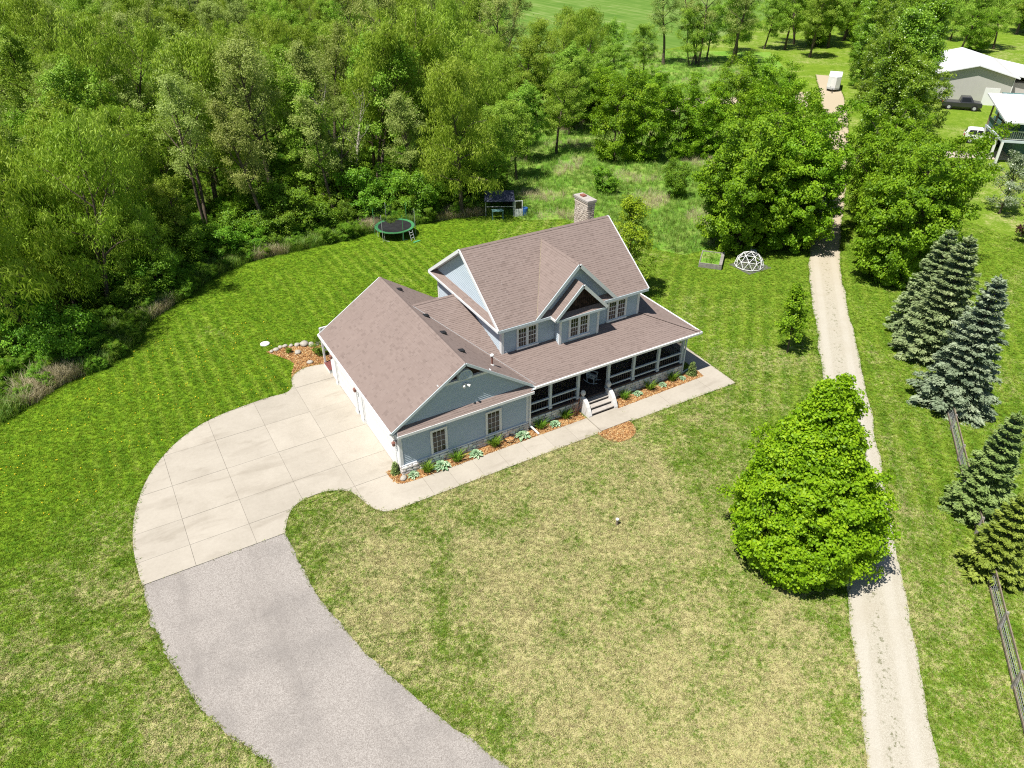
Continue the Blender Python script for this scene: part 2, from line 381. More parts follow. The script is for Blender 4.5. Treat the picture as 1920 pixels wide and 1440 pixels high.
trk = t.mr(t.math('ABSOLUTE', t.math('SUBTRACT', t.math('ABSOLUTE', t.math('SUBTRACT', lane_n, 23.95)), 0.72)), 0.1, 0.35, 1, 0)
c = t.mix(t.math('MULTIPLY', trk, 0.35), c, (0.48,0.455,0.40))
c = t.mix(t.mr(f, 0.45, 0.75, 0, 0.35), c, (0.36,0.32,0.25))
sand = t.mr(s.outputs[0], 30.0, 60.0, 0, 0.75)
c = t.mix(sand, c, (0.424,0.344,0.228))
MAT_LANE = t.base(c, 0.95, 0.12); t.bump(g, 0.18, 0.015)
# --- mulch
t = NT('mulch'); p = t.pos(); v = t.vor(t.scale(p, (1,1,1)), 24.0, 'F1', 'Color'); sv = t.n('ShaderNodeSeparateColor'); t.l(v, sv.inputs[0])
c = t.ramp(sv.outputs[0], [(0.0,(0.142,0.061,0.025)),(0.45,(0.342,0.160,0.057)),(0.75,(0.494,0.286,0.115)),(1.0,(0.627,0.462,0.241))])
MAT_MULCH = t.base(c, 0.95, 0.1); t.bump(sv.outputs[1], 0.7, 0.03)
t = NT('mulch_chip'); c = t.ramp(t.orand(), [(0.0,(0.142,0.061,0.025)),(0.4,(0.323,0.154,0.057)),(0.75,(0.446,0.270,0.115)),(1.0,(0.532,0.418,0.230))]); MAT_CHIP = t.base(c, 0.9, 0.15)
# --- woodland floor and meadow
t = NT('woodland_floor'); p = t.pos(); f = t.noise(p, 0.9, 5, 0.7); g = t.noise(p, 7.0, 4, 0.7)
c = t.ramp(t.math('MULTIPLY_ADD', f, 0.6, t.math('MULTIPLY', g, 0.4)), [(0.3,(0.045,0.045,0.015)),(0.5,(0.070,0.100,0.018)),(0.66,(0.12,0.125,0.045)),(0.8,(0.24,0.20,0.12))])
MAT_WOODFLOOR = t.base(c, 0.95, 0.05); t.bump(g, 0.8, 0.1)
t = NT('meadow'); p = t.pos(); f = t.noise(p, 0.28, 4, 0.65, 0.4); g = t.noise(p, 2.6, 5, 0.72)
c = t.ramp(t.math('MULTIPLY_ADD', f, 0.55, t.math('MULTIPLY', g, 0.45)), [(0.30,(0.075,0.195,0.024)),(0.46,(0.140,0.285,0.032)),(0.58,(0.235,0.32,0.072)),(0.72,(0.46,0.415,0.225))])
MAT_MEADOW = t.base(c, 0.95, 0.05); t.bump(g, 0.8, 0.1)
t = NT('hay_field'); p = t.pos(); f = t.noise(p, 0.12, 4, 0.6); st = t.noise(t.rot(p, 0.5, (1.2,0.05,1)), 0.8, 4, 0.7)
c = t.ramp(t.math('MULTIPLY_ADD', f, 0.4, t.math('MULTIPLY', st, 0.6)), [(0.3,(0.060,0.140,0.020)),(0.5,(0.115,0.205,0.034)),(0.62,(0.19,0.26,0.075)),(0.72,(0.36,0.38,0.24))])
MAT_FIELD = t.base(c, 0.95, 0.05)
# --- house surfaces
t = NT('shingle'); p = t.objco(); r = t.rnd(); g = t.noise(p, 60.0, 2); f = t.noise(p, 0.5, 3)
c = t.ramp(r, [(0.0,(0.168,0.124,0.108)),(0.14,(0.202,0.151,0.132)),(0.6,(0.208,0.156,0.137)),(1.0,(0.219,0.166,0.146))])
c = t.mix(t.mr(g, 0.3, 0.7, 0, 0.35), c, (0.257,0.208,0.189)); c = t.hsv(c, 0.5, 0.95, t.math('MULTIPLY_ADD', f, 0.16, 0.91))
MAT_SHINGLE = t.base(c, 0.92, 0.2); t.bump(g, 0.3, 0.004)
t = NT('brown_shake'); c = t.ramp(t.rnd(), [(0,(0.018,0.011,0.010)),(0.5,(0.034,0.020,0.017)),(1,(0.060,0.034,0.027))]); MAT_SHAKE = t.base(c, 0.85, 0.15)
t = NT('siding'); p = t.objco(); f = t.noise(t.scale(p, (0.6,0.6,3)), 1.6, 3); c = t.mix(t.mr(f, 0.3, 0.7), (0.405,0.475,0.535), (0.44,0.51,0.57)); MAT_SIDING = t.base(c, 0.6, 0.25)
MAT_TRIM = paint('white_trim', (0.70,0.715,0.725), 0.5, 0.05, 2.0, 0.3, 0.12)
MAT_WHITE = paint('white_paint', (0.72,0.72,0.715), 0.45, 0.04, 2.0, 0.4)
MAT_TRIM_BLUESHADE = paint('pale_blue_shade_trim', (0.50,0.565,0.60), 0.5, 0.06, 2.0, 0.3)  # pale blue; on front rake boards the tint is shade put into white
t = NT('window_glass'); f = t.noise(t.objco(), 1.2, 2); c = t.mix(f, (0.006,0.007,0.007), (0.018,0.018,0.016)); MAT_GLASS = t.base(c, 0.03, 0.5)
MAT_DARK = paint('dark_interior', (0.012,0.011,0.012), 0.8, 0.3)
t = NT('stone'); p = t.pos(); r = t.orand(); g = t.noise(p, 9.0, 5, 0.7)
c = t.ramp(r, [(0.0,(0.462,0.430,0.409)),(0.35,(0.756,0.704,0.662)),(0.7,(0.900,0.900,0.840)),(1.0,(0.630,0.525,0.462))])
c = t.mix(t.mr(g, 0.35, 0.75, 0, 0.45), c, (0.399,0.367,0.346)); MAT_STONE = t.base(c, 0.9, 0.15); t.bump(g, 0.8, 0.03)
MAT_MORTAR = paint('mortar', (0.26,0.25,0.24), 0.95, 0.25, 9, 0.05)
t = NT('block'); p = t.pos(); r = t.orand(); g = t.noise(p, 12.0, 4, 0.7)
c = t.ramp(r, [(0.0,(0.507,0.507,0.476)),(0.5,(0.669,0.658,0.618)),(1.0,(0.830,0.810,0.748))]); c = t.mix(t.mr(g, 0.4, 0.75, 0, 0.4), c, (0.405,0.405,0.386))
MAT_BLOCK = t.base(c, 0.9, 0.12); t.bump(g, 0.7, 0.02)
t = NT('chimney_stone'); p = t.pos(); r = t.orand(); g = t.noise(p, 9.0, 5, 0.75)
c = t.ramp(r, [(0.0,(0.34,0.29,0.235)),(0.5,(0.45,0.39,0.325)),(1.0,(0.55,0.49,0.42))]); c = t.mix(t.mr(g, 0.45, 0.75, 0, 0.5), c, (0.22,0.19,0.16))
MAT_CHIM = t.base(c, 0.9, 0.12); t.bump(g, 0.7, 0.02)
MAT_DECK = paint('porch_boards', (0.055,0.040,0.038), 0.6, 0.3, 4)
MAT_REDWOOD = paint('red_deck', (0.22,0.075,0.065), 0.7, 0.3, 5)
MAT_LANTERN = paint('copper_lantern', (0.24,0.10,0.075), 0.45, 0.3, 12, 0.5)
MAT_BLACK = paint('black_metal', (0.018,0.018,0.020), 0.45, 0.3, 8, 0.4)
MAT_CLAY = paint('clay_flue', (0.30,0.11,0.075), 0.85, 0.25, 6)
MAT_GALV = paint('galvanised', (0.45,0.46,0.47), 0.4, 0.15, 5, 0.5)
MAT_GREYWOOD = paint('grey_wood', (0.30,0.28,0.25), 0.9, 0.35, 5, 0.1, 0.3)
MAT_BROWNWOOD = paint('brown_wood', (0.27,0.22,0.165), 0.9, 0.35, 5, 0.1, 0.3)
MAT_STEPS = paint('step_stone', (0.42,0.385,0.35), 0.9, 0.2, 5, 0.1, 0.35, (0.33,0.29,0.25))
MAT_RISER = paint('dark_riser', (0.060,0.052,0.050), 0.9, 0.2)
MAT_STUCCO = paint('white_stucco', (0.66,0.65,0.63), 0.85, 0.14, 7, 0.1, 0.25, (0.48,0.45,0.41))
MAT_GREENPAD = paint('green_pad', (0.085,0.33,0.13), 0.5, 0.25, 4, 0.3, 0.25, (0.30,0.42,0.30))
MAT_MAT = paint('black_mat', (0.035,0.033,0.038), 0.55, 0.35, 3, 0.3)
MAT_TARP = paint('dark_tarp', (0.035,0.042,0.075), 0.45, 0.3, 3, 0.4)
MAT_TEAL = paint('teal_paint', (0.11,0.22,0.21), 0.7, 0.25, 4)
MAT_BLUE = paint('blue_plastic', (0.03,0.10,0.30), 0.4, 0.2)
MAT_BEIGE = paint('beige_metal', (0.46,0.45,0.42), 0.5, 0.05, 1)
MAT_METALROOF = paint('white_metal_roof', (0.72,0.73,0.75), 0.4, 0.04, 1, 0.4)
MAT_RUBBER = paint('tyre', (0.022,0.022,0.023), 0.85, 0.3)
MAT_CARWHITE = paint('car_white', (0.68,0.68,0.69), 0.22, 0.02, 1, 0.6)
MAT_CARDARK = paint('car_dark', (0.035,0.035,0.040), 0.25, 0.1, 1, 0.6)
MAT_TAIL = paint('tail_light', (0.35,0.02,0.02), 0.25, 0.1)
MAT_RUBMAT = paint('rubber_mat', (0.13,0.125,0.12), 0.95, 0.25, 6)
MAT_YELLOW = paint('dandelion', (0.75,0.55,0.02), 0.8, 0.1)
MAT_ROCK = paint('rock', (0.46,0.42,0.36), 0.9, 0.35, 5, 0.1, 0.4, (0.27,0.24,0.20))
t = NT('net'); t.base((0.02,0.025,0.03), 0.8, 0.1); tr = t.n('ShaderNodeBsdfTransparent'); mx = t.n('ShaderNodeMixShader'); mx.inputs[0].default_value = 0.72
t.l(t.b.outputs[0], mx.inputs[1]); t.l(tr.outputs[0], mx.inputs[2]); t.l(mx.outputs[0], t.out.inputs['Surface']); MAT_NET = t.m
t = NT('insect_screen'); t.base((0.012,0.012,0.014), 0.8, 0.1); tr = t.n('ShaderNodeBsdfTransparent'); mx = t.n('ShaderNodeMixShader'); mx.inputs[0].default_value = 0.45
t.l(t.b.outputs[0], mx.inputs[1]); t.l(tr.outputs[0], mx.inputs[2]); t.l(mx.outputs[0], t.out.inputs['Surface']); MAT_SCREEN = t.m
# ------------------------------------------------------------------ the setting
def sheet(name, poly, z, mat, parent=None, th=0.03, kind='structure'):
    m = MB(); m.prism(poly, z-th, z); o = m.build(name, mat, parent)
    if parent is None and kind: o['kind'] = kind
    return o
gm = MB(); NX = 40
xs = np.linspace(-260, 420, NX); ys = np.linspace(-120, 560, NX)
gm.add([(x, y, 0) for y in ys for x in xs], [(j*NX+i, j*NX+i+1, (j+1)*NX+i+1, (j+1)*NX+i) for j in range(NX-1) for i in range(NX-1)])
ground = gm.build('ground', MAT_LAWN); ground['kind'] = 'structure'

drive_left = [(-0.09,13.15),(-1.32,13.33),(-2.17,12.91),(-2.54,12.39),(-2.81,11.46),(-3.36,11.03),(-4.53,11.07),(-6.56,10.85),(-7.88,10.56),(-9.08,10.05),(-10.46,9.0),(-11.69,7.5),(-12.52,5.95),(-13.12,4.21),(-13.44,2.63),(-13.57,1.06),(-13.56,-0.31),(-13.51,-1.20)]
drive_right = [(-6.86,-1.20),(-6.64,-0.67),(-6.43,-0.22),(-6.05,0.32),(-5.46,0.68),(-4.42,0.79),(-3.61,0.56),(-3.02,0.12),(-2.75,-0.52),(-2.53,-1.35),(-2.16,-2.07),(-1.62,-2.39),(-0.57,-2.45)]
OUT_L = smooth_line(drive_left, 5); OUT_R = smooth_line(drive_right, 5)
drive_poly = OUT_L + OUT_R + [(-0.57,-0.60),(-0.72,0.1),(-0.72,0.62),(0.02,0.62),(0.02,13.15)]
walk_l_poly = [(-0.57,-2.45),(11.70,-2.45),(11.70,-0.85),(0.9,-0.85),(0.28,-0.83),(-0.31,-0.74),(-0.57,-0.60)]
walk_r_poly = [(13.98,-2.47),(22.34,-2.56),(22.6,2.6),(22.55,9.0),(21.25,9.0),(21.20,-0.12),(21.10,-0.92),(13.98,-1.02)]
pad_poly = [(11.72,-2.40),(13.96,-2.40),(13.96,-0.93),(11.72,-0.93)]
def slabs(name, poly, cuts_x, cuts_y, z, th, gap=0.008):
    base = MB(); base.prism(poly, z-th-0.03, z-0.022); b = base.build(name, MAT_JOINT); b['kind'] = 'structure'
    for i in range(len(cuts_x)-1):
        for j in range(len(cuts_y)-1):
            rect = [(cuts_x[i]+gap, cuts_y[j]+gap), (cuts_x[i+1]-gap, cuts_y[j]+gap), (cuts_x[i+1]-gap, cuts_y[j+1]-gap), (cuts_x[i]+gap, cuts_y[j+1]-gap)]
            q = clip_convex(ccw(poly), rect)
            q2 = []
            for p in q:
                if not q2 or (abs(p[0]-q2[-1][0])+abs(p[1]-q2[-1][1])) > 1e-4: q2.append(p)
            if len(q2) < 3: continue
            area = 0.5*abs(sum(q2[k][0]*q2[(k+1)%len(q2)][1]-q2[(k+1)%len(q2)][0]*q2[k][1] for k in range(len(q2))))
            if area < 0.02: continue
            dz = random.uniform(-0.004, 0.004)
            m = MB(); m.prism(q2, z-0.05, z+dz); m.build('slab', MAT_CONC, b)
    return b
slabs('driveway', drive_poly, [-14.5,-11.12,-8.25,-5.37,-2.62,0.3], [-2.7,0.35,2.42,5.32,8.25,11.25,14], 0.045, 0.03)
slabs('front_path', walk_l_poly, [-0.9,0.82,2.30,3.85,5.45,7.0,8.55,10.1,12.0], [-3,0], 0.045, 0.03)
slabs('side_path', walk_r_poly, [13.5,17.1,20.4,23], [-3,0.0,3.2,6.2,9.5], 0.045, 0.03)
pm = MB(); pm.prism(pad_poly, 0.0, 0.10); pad = pm.build('landing_pad', MAT_CONC); pad['kind'] = 'structure'

asph_left = [(-13.51,-1.22),(-13.49,-2.34),(-13.40,-4.07),(-13.13,-5.78),(-12.78,-7.44),(-12.36,-9.04),(-11.84,-10.38),(-11.29,-11.43),(-10.87,-12.15),(-10.4,-13.3),(-9.4,-16.0),(-8.2,-19),(-6.8,-22.5),(-4.5,-28)]
asph_right = [(-6.86,-1.22),(-6.84,-1.63),(-6.80,-3.28),(-6.72,-5.56),(-6.45,-7.3),(-5.96,-9.5),(-5.33,-11.6),(-4.70,-13.37),(-4.06,-14.9),(-3.50,-16.25),(-2.6,-18.4),(-1.2,-21.5),(1.5,-27)]
al = smooth_line(asph_left, 12); ar = smooth_line(asph_right, 12)
def ragged(line, amp, seed):
    """a worn edge: wandering offsets, not saw teeth"""
    r = np.random.default_rng(seed); n = len(line); w_ = np.convolve(r.normal(size=(n+8)), np.ones(5)/5, 'same')[4:-4]*2.2*amp + r.normal(size=n)*amp*0.25
    out = []
    for i, p in enumerate(line):
        a = line[max(i-1,0)]; b = line[min(i+1,n-1)]; tx, ty = b[0]-a[0], b[1]-a[1]; L = math.hypot(tx,ty) or 1; k = w_[i] if 1 < i < n-2 else 0
        out.append((p[0]-ty/L*k, p[1]+tx/L*k))
    return out
asph_poly = ragged(al, 0.055, 1) + ragged(ar, 0.03, 2)[::-1]
asph = sheet('asphalt_drive', asph_poly, 0.030, MAT_ASPH)
lane_l = [(0,-31.8),(8.27,-23.75),(14.16,-18.05),(21.2,-11.3),(28.22,-4.6),(34.4,1.5),(40.4,7.3),(47.5,13.2),(55,19.0),(62.5,25.1),(70,31.2),(78.2,37.9),(86.3,45.3),(103,61)]
lane_r = [(2.0,-33.4),(10.2,-25.35),(16.1,-19.7),(23.1,-13.0),(30.1,-6.35),(36.2,-0.35),(42.2,5.5),(49.5,11.5),(57,17.2),(64.8,23.3),(72.3,29.2),(80.4,35.8),(88.3,42.6),(105,58)]
ll = ragged(smooth_line(lane_l, 24), 0.045, 3); lr = ragged(smooth_line(lane_r, 24), 0.045, 4)
lane_poly = ll + lr[::-1]
lane = sheet('gravel_lane', lane_poly, 0.034, MAT_LANE)
spur_poly = smooth_line([(84,46),(79,50),(73,52.5),(66,53),(62.5,55),(60,58.5),(64,61.5),(70,60),(76,57.5),(84,55),(92,52.5)], 4)
sheet('gravel_spur', spur_poly, 0.030, MAT_LANE)
# planting beds
bed_front_l = [(-0.72,0.62),(-0.70,-0.38),(-0.61,-0.53),(-0.31,-0.74),(0.28,-0.83),(0.9,-0.85),(11.66,-0.85),(11.66,0.2),(0.0,0.2),(0.0,0.62)]
bed_front_r = [(14.0,-1.02),(21.08,-0.92),(21.18,-0.13),(20.2,0.0),(20.2,0.2),(14.0,0.2)]
bed_round = smooth_line([(11.40,-2.38),(11.50,-3.0),(11.75,-3.5),(12.25,-3.78),(12.9,-3.75),(13.40,-3.5),(13.72,-3.05),(13.80,-2.40)], 4)
bed_back = smooth_line([(-3.06,16.64),(-2.26,16.84),(-0.88,16.45),(0.77,15.9),(2.2,15.3),(2.2,12.6),(0.0,12.9),(-0.03,13.12),(-1.32,13.33),(-2.17,12.95),(-2.54,12.45),(-2.25,13.3),(-1.85,14.3),(-2.29,15.38),(-3.06,16.64)], 3)
BEDS = [('front_bed', bed_front_l, 0.040), ('side_bed', bed_front_r, 0.040), ('round_bed', bed_round, 0.036), ('back_bed', bed_back, 0.036)]
for n, p, z in BEDS: sheet(n, p, z, MAT_MULCH)

# woodland floor, meadow, field, neighbour's yard
wood_edge = [(-34,8),(-27,12),(-19.1,16.4),(-17.4,17.7),(-15.5,19.3),(-12.9,20.1),(-10.95,22.1),(-9.9,25.0),(-7.2,27.4),(-3.7,30.8),(-0.25,32.5),(4.0,32.6),(7.9,32.8),(10.2,33.2),(14.8,33.0),(19.3,32.6),(21.9,31.9),(24.5,30.6)]
wood_poly = wood_edge + [(27.5,36),(32,44),(38,54),(45,66),(54,82),(66,108),(82,140),(104,175),(120,205),(60,330),(-160,330),(-170,60)]
meadow_poly = [(24.5,30.6),(25.2,28.6),(28.6,27.0),(31.0,18.0),(33.0,14.6),(37.6,14.6),(43,16.2),(52,21),(60,29),(72,38.5),(82,47),(100,64),(112,80),(96,92),(66,108),(54,82),(45,66),(38,54),(32,44),(27.5,36)]
field_poly = [(66,108),(78,97),(96,92.5),(112,96),(220,150),(260,330),(120,330),(104,175),(82,140)]
sheet('woodland_floor', wood_poly, 0.008, MAT_WOODFLOOR, th=0.02)
sheet('meadow', meadow_poly, 0.012, MAT_MEADOW, th=0.02)
sheet('hay_field', field_poly, 0.012, MAT_FIELD, th=0.02)
yard_drive = smooth_line([(76.5,27),(84,20.2),(90,19.2),(99,24.0),(108,30),(118,33),(126,32),(122,27),(112,24),(104,19),(97,13),(92,9),(87,11),(84,16.5),(79,20.5),(74,25)], 3)
t = NT('yard_gravel'); f = t.noise(t.pos(), 3, 4, 0.7); MAT_YARD = t.base(t.ramp(f, [(0.3,(0.36,0.30,0.255)),(0.7,(0.50,0.435,0.38))]), 0.95, 0.1)
sheet('yard_drive', yard_drive, 0.020, MAT_YARD, th=0.02)
# ------------------------------------------------------------------ the house
HX = 8.03           # garage front width
house = thing('house', (0,0,0), 'blue-grey two-storey house with brown shingle roofs, attached garage and long front porch', 'house')
def roof_plane(name, poly, parent, th=0.11, mat=MAT_SHINGLE, exp=0.145, tab=0.27, under=MAT_TRIM, ridge=None):
    """poly: 3D convex polygon, first edge is the eave (low edge). Deck plus individual shingle tabs."""
    P = [Vector(p) for p in poly]; o = P[0]
    n = (P[1]-P[0]).cross(P[-1]-P[0]).normalized()
    if n.z < 0: n = -n
    u = Vector((0,0,1)).cross(n).normalized()
    v = n.cross(u).normalized()
    if v.z < 0: v = -v
    pl = [((p-o).dot(u), (p-o).dot(v)) for p in P]; pl = ccw(pl)
    base = MB(); k = len(P)
    top = [p for p in P]; bot = [p - n*th for p in P]
    if (P[1]-P[0]).cross(P[2]-P[1]).dot(n) < 0: top = top[::-1]; bot = bot[::-1]
    base.add([*top, *bot], [tuple(range(k)), tuple(range(2*k-1, k-1, -1))] + [(i, k+i, k+(i+1)%k, (i+1)%k) for i in range(k)])
    d = base.build(name, under, parent)
    s = MB(); umin = min(q[0] for q in pl); umax = max(q[0] for q in pl); vmin = min(q[1] for q in pl); vmax = max(q[1] for q in pl)
    row = 0; vv = vmin
    while vv < vmax:
        off = random.uniform(0, tab); uu = umin - off
        while uu < umax:
            wd = tab*random.uniform(0.75, 1.25)
            q = clip_convex([(uu,vv),(uu+wd,vv),(uu+wd,vv+exp),(uu,vv+exp)], pl)
            if len(q) >= 3:
                lift = random.choice((0.0,0.0,0.0,0.006))
                def P3(a, b): return o + u*a + v*b + n*(0.020 + lift - 0.013*(b-vv)/exp)
                vs = [P3(*z) for z in q]; r = random.random()
                s.add(vs, [tuple(range(len(q)))], r)
                for i in range(len(q)):
                    a, b = q[i], q[(i+1) % len(q)]
                    if abs(a[1]-vv) < 1e-6 and abs(b[1]-vv) < 1e-6:
                        A, B = P3(*a), P3(*b); s.add([A, B, B-n*0.016, A-n*0.016], [(3,2,1,0)], max(0, r-0.25))  # butt edge painted darker, a shade line under each course
            uu += wd
        vv += exp; row += 1
    s.build('shingles', mat, d, kind='stuff')
    return d
def caps(name, p0, p1, parent, wid=0.30, n1=None, n2=None, step=0.19):
    """bent ridge shingles along a ridge or hip"""
    p0 = Vector(p0); p1 = Vector(p1); L = (p1-p0).length; d = (p1-p0).normalized(); m = MB(); k = int(L/step)
    a1 = Vector(n1); a2 = Vector(n2)
    for i in range(k):
        a = p0 + d*(i*step); b = p0 + d*((i+1)*step+0.03); z0 = Vector((0,0,0.034)); z1 = Vector((0,0,0.048)); r = random.random()
        m.add([a+z1, b+z0, b+z0+a1*wid/2, a+z1+a1*wid/2, b+z0+a2*wid/2, a+z1+a2*wid/2], [(0,1,2,3),(0,5,4,1)], r)
        m.add([a+z1, a+z1+a1*wid/2, a+a1*wid/2+Vector((0,0,0.02)), a+Vector((0,0,0.02)), a+z1+a2*wid/2, a+a2*wid/2+Vector((0,0,0.02))], [(0,1,2,3),(0,3,5,4)], max(0,r-0.3))  # front lip coloured darker to draw its shade line
    return m.build(name, MAT_SHINGLE, parent, kind='stuff')
def siding(poly, o, a, nrm, parent, exp=0.118, name='wall', mat=MAT_SIDING):
    """poly in (along, up); o origin, a horizontal direction, nrm outward"""
    o = Vector(o); a = Vector(a); nrm = Vector(nrm); poly = ccw(poly); s = MB()
    zmin = min(q[1] for q in poly); zmax = max(q[1] for q in poly); amin = min(q[0] for q in poly); amax = max(q[0] for q in poly); z = zmin
    while z < zmax:
        q = clip_convex([(amin,z),(amax,z),(amax,z+exp),(amin,z+exp)], poly)
        if len(q) >= 3:
            def P3(x, y): return o + a*x + Vector((0,0,y)) + nrm*(0.036 - 0.030*(y-z)/exp)
            vs = [P3(*p) for p in q]; fl = a.cross(Vector((0,0,1))).dot(nrm) > 0
            f = tuple(range(len(q)))
            s.add(vs, [f if fl else f[::-1]])
            for i in range(len(q)):
                A, B = q[i], q[(i+1)%len(q)]
                if abs(A[1]-z) < 1e-6 and abs(B[1]-z) < 1e-6:
                    p, r_ = P3(*A), P3(*B); s.add([p, r_, r_-nrm*0.031, p-nrm*0.031], [(0,1,2,3)])
        z += exp
    core = MB()  # the sheathing behind the boards
    k = len(poly); f = [o + a*x + Vector((0,0,y)) + nrm*0.004 for x, y in poly]; b = [p - nrm*0.15 for p in f]
    core.add([*f, *b], [tuple(range(k)), tuple(range(2*k-1,k-1,-1))] + [(i,k+i,k+(i+1)%k,(i+1)%k) for i in range(k)])
    w_ = core.build(name, mat, parent); s.build('siding_boards', mat, w_, kind='stuff'); return w_
def trim_board(parent, p0, p1, w, h, up=(0,0,1), mat=MAT_TRIM, name='trim_board'):
    m = MB(); m.beam(p0, p1, w, h, up); return m.build(name, mat, parent)

# --- windows: casing, sill, sashes, glazing bars and single panes
def window(x0, x1, z0, z1, y, cols, rows, parent, units=1, casing=0.10, split=True):
    root = MB(); c = casing
    root.box(x0, x0+c, y-0.075, y-0.004, z0, z1); root.box(x1-c, x1, y-0.075, y-0.004, z0, z1)
    root.box(x0+c, x1-c, y-0.075, y-0.004, z1-c, z1)
    wdw = root.build('window', MAT_WHITE, parent)
    m = MB(); m.box(x0-0.03, x1+0.03, y-0.13, y-0.004, z0-0.05, z0+0.055); m.build('sill', MAT_TRIM, wdw)
    ux = (x1-x0-2*c)/units
    for k in range(units):
        a = x0+c+k*ux; b = a+ux
        if k: m = MB(); m.box(a-0.045, a+0.045, y-0.072, y-0.005, z0+0.055, z1-c); m.build('mullion', MAT_TRIM, wdw)
        ia, ib = a+(0.05 if k else 0), b-(0.05 if k < units-1 else 0)
        f = MB(); zt = z1-c; zb = z0+0.055; s = 0.045
        f.box(ia, ia+s, y-0.05, y-0.006, zb, zt); f.box(ib-s, ib, y-0.05, y-0.006, zb, zt); f.box(ia+s, ib-s, y-0.05, y-0.006, zt-s, zt); f.box(ia+s, ib-s, y-0.05, y-0.006, zb, zb+s)
        gx0, gx1, gz0, gz1 = ia+s, ib-s, zb+s, zt-s; pw = (gx1-gx0)/cols; ph = (gz1-gz0)/rows
        for i in range(1, cols): f.box(gx0+i*pw-0.008, gx0+i*pw+0.008, y-0.046, y-0.010, gz0, gz1)
        for j in range(1, rows):
            t_ = 0.020 if (split and j == rows//2) else 0.008
            f.box(gx0, gx1, y-0.048, y-0.011, gz0+j*ph-t_, gz0+j*ph+t_)
        f.build('sash', MAT_WHITE, wdw)
        key = (round(pw,3), round(ph,3))
        if key not in window.cache:
            pm_ = MB(); pm_.box(-pw/2, pw/2, -0.004, 0.004, -ph/2, ph/2); window.cache[key] = pm_.build('pane', MAT_GLASS, None, linkit=False)
        for i in range(cols):
            for j in range(rows):
                inst(window.cache[key], 'pane', (gx0+(i+.5)*pw, y-0.024, gz0+(j+.5)*ph), wdw, rot=(random.uniform(-.006,.006),0,random.uniform(-.006,.006)))
    m = MB(); m.box(x0+c, x1-c, y-0.012, y-0.0045, z0+0.05, z1-c); m.build('unlit_room_sheet', MAT_DARK, wdw)  # near-black sheet painted as the dark of the unlit room
    return wdw
window.cache = {}

# --- garage
zE, zR, xR = 3.12, 6.05, 4.03; SG = (zR-zE)/(xR+0.425)
GYF, GYB = -0.22, 11.79
def gz(x): return zR - SG*abs(x-xR)
core = MB()
core.box(0.02, HX-0.02, 0.16, 11.5, 0.0, 3.0)
core.build('garage_core', MAT_DARK, house)  # filler box added inside the walls to stop light leaks
siding([(0,0.62),(HX,0.62),(HX,3.02),(0,3.02)], (0,0,0), (1,0,0), (0,-1,0), house)
gb = 3.24
def gx_at(z, inset=0.0): return (zR-z)/SG - inset
siding([(xR-gx_at(gb),gb),(xR+gx_at(gb),gb),(xR+gx_at(5.0),5.0),(xR-gx_at(5.0),5.0)], (0,0,0), (1,0,0), (0,-1,0), house)
m = MB(); m.add([(xR-gx_at(5.0),0.10,5.0),(xR+gx_at(5.0),0.10,5.0),(xR,0.10,zR-0.03)], [(0,1,2)]); m.build('gable_shakes', MAT_SHAKE, house)
m = MB(); m.box(xR-gx_at(5.0), xR+gx_at(5.0), -0.075, 0.10, 4.93, 5.055); m.build('gable_band', MAT_TRIM, house)
m = MB(); seg = 18; rr = 0.42
arc = [(xR+rr,5.03)]+[(xR+rr*math.cos(math.pi*i/seg), 5.20+rr*math.sin(math.pi*i/seg)) for i in range(seg+1)]+[(xR-rr,5.03)]; seg += 2
m.add([(x,-0.17,z) for x,z in arc]+[(x,0.09,z) for x,z in arc], [tuple(range(seg+1))[::-1]]+[(i,i+1,seg+2+i,seg+1+i) for i in range(seg)])
hv = m.build('half_round_vent', MAT_TRIM_BLUESHADE, house)
for k in range(6):
    zz = 5.08+k*0.075; hw = math.sqrt(max(0.01, (rr-0.05)**2-max(0,zz-5.20)**2)); m = MB(); m.beam((xR-hw,-0.178,zz),(xR+hw,-0.178,zz),0.03,0.02); m.build('louvre', MAT_TRIM_BLUESHADE, hv)
# pent roof across the garage front
roof_plane('pent_roof', [(-0.20,-0.44,2.96),(HX+0.16,-0.44,2.96),(HX+0.05,-0.03,3.24),(-0.05,-0.03,3.24)], house, 0.05, exp=0.13)
trim_board(house, (-0.20,-0.46,2.90), (HX+0.16,-0.46,2.90), 0.04, 0.16, name='fascia')
m = MB(); m.box(-0.18, HX+0.10, -0.44, 0.0, 2.80, 2.83); m.build('soffit', MAT_TRIM_BLUESHADE, house)
# walls at the other sides
siding([(0,0.0),(11.5,0.0),(11.5,3.1),(0,3.1)], (0,11.5,0), (0,-1,0), (-1,0,0), house, mat=MAT_TRIM)  # sunlit side gets trim white, the sun's brightening sits in the colour
siding([(0,0),(HX,0),(HX,3.02),(xR,zR-0.12),(0,3.02)], (HX,11.5,0), (-1,0,0), (0,1,0), house)
for x_ in (0.0, HX):
    m = MB(); sx = 0.05; m.box(x_-0.045 if x_ == 0 else x_-0.12, x_+0.12 if x_ == 0 else x_+0.045, -0.055, 0.04, 0.62, 2.85); m.build('corner_board', MAT_TRIM, house)
m = MB(); m.box(-0.05, 0.03, 0.045, 0.20, 0.0, 2.85); m.build('corner_board', MAT_TRIM, house)
m = MB(); m.box(-0.02, HX+0.02, -0.10, -0.005, 0.565, 0.64); m.build('water_table', MAT_TRIM, house)
roof_plane('garage_roof', [(-0.425,GYB,zE),(-0.425,GYF,zE),(xR,GYF,zR),(xR,GYB,zR)], house, 0.06)
PS = 0.324; PE_Y, PE_Z = -0.40, 3.246
def pz(y): return PE_Z + PS*(y-PE_Y)
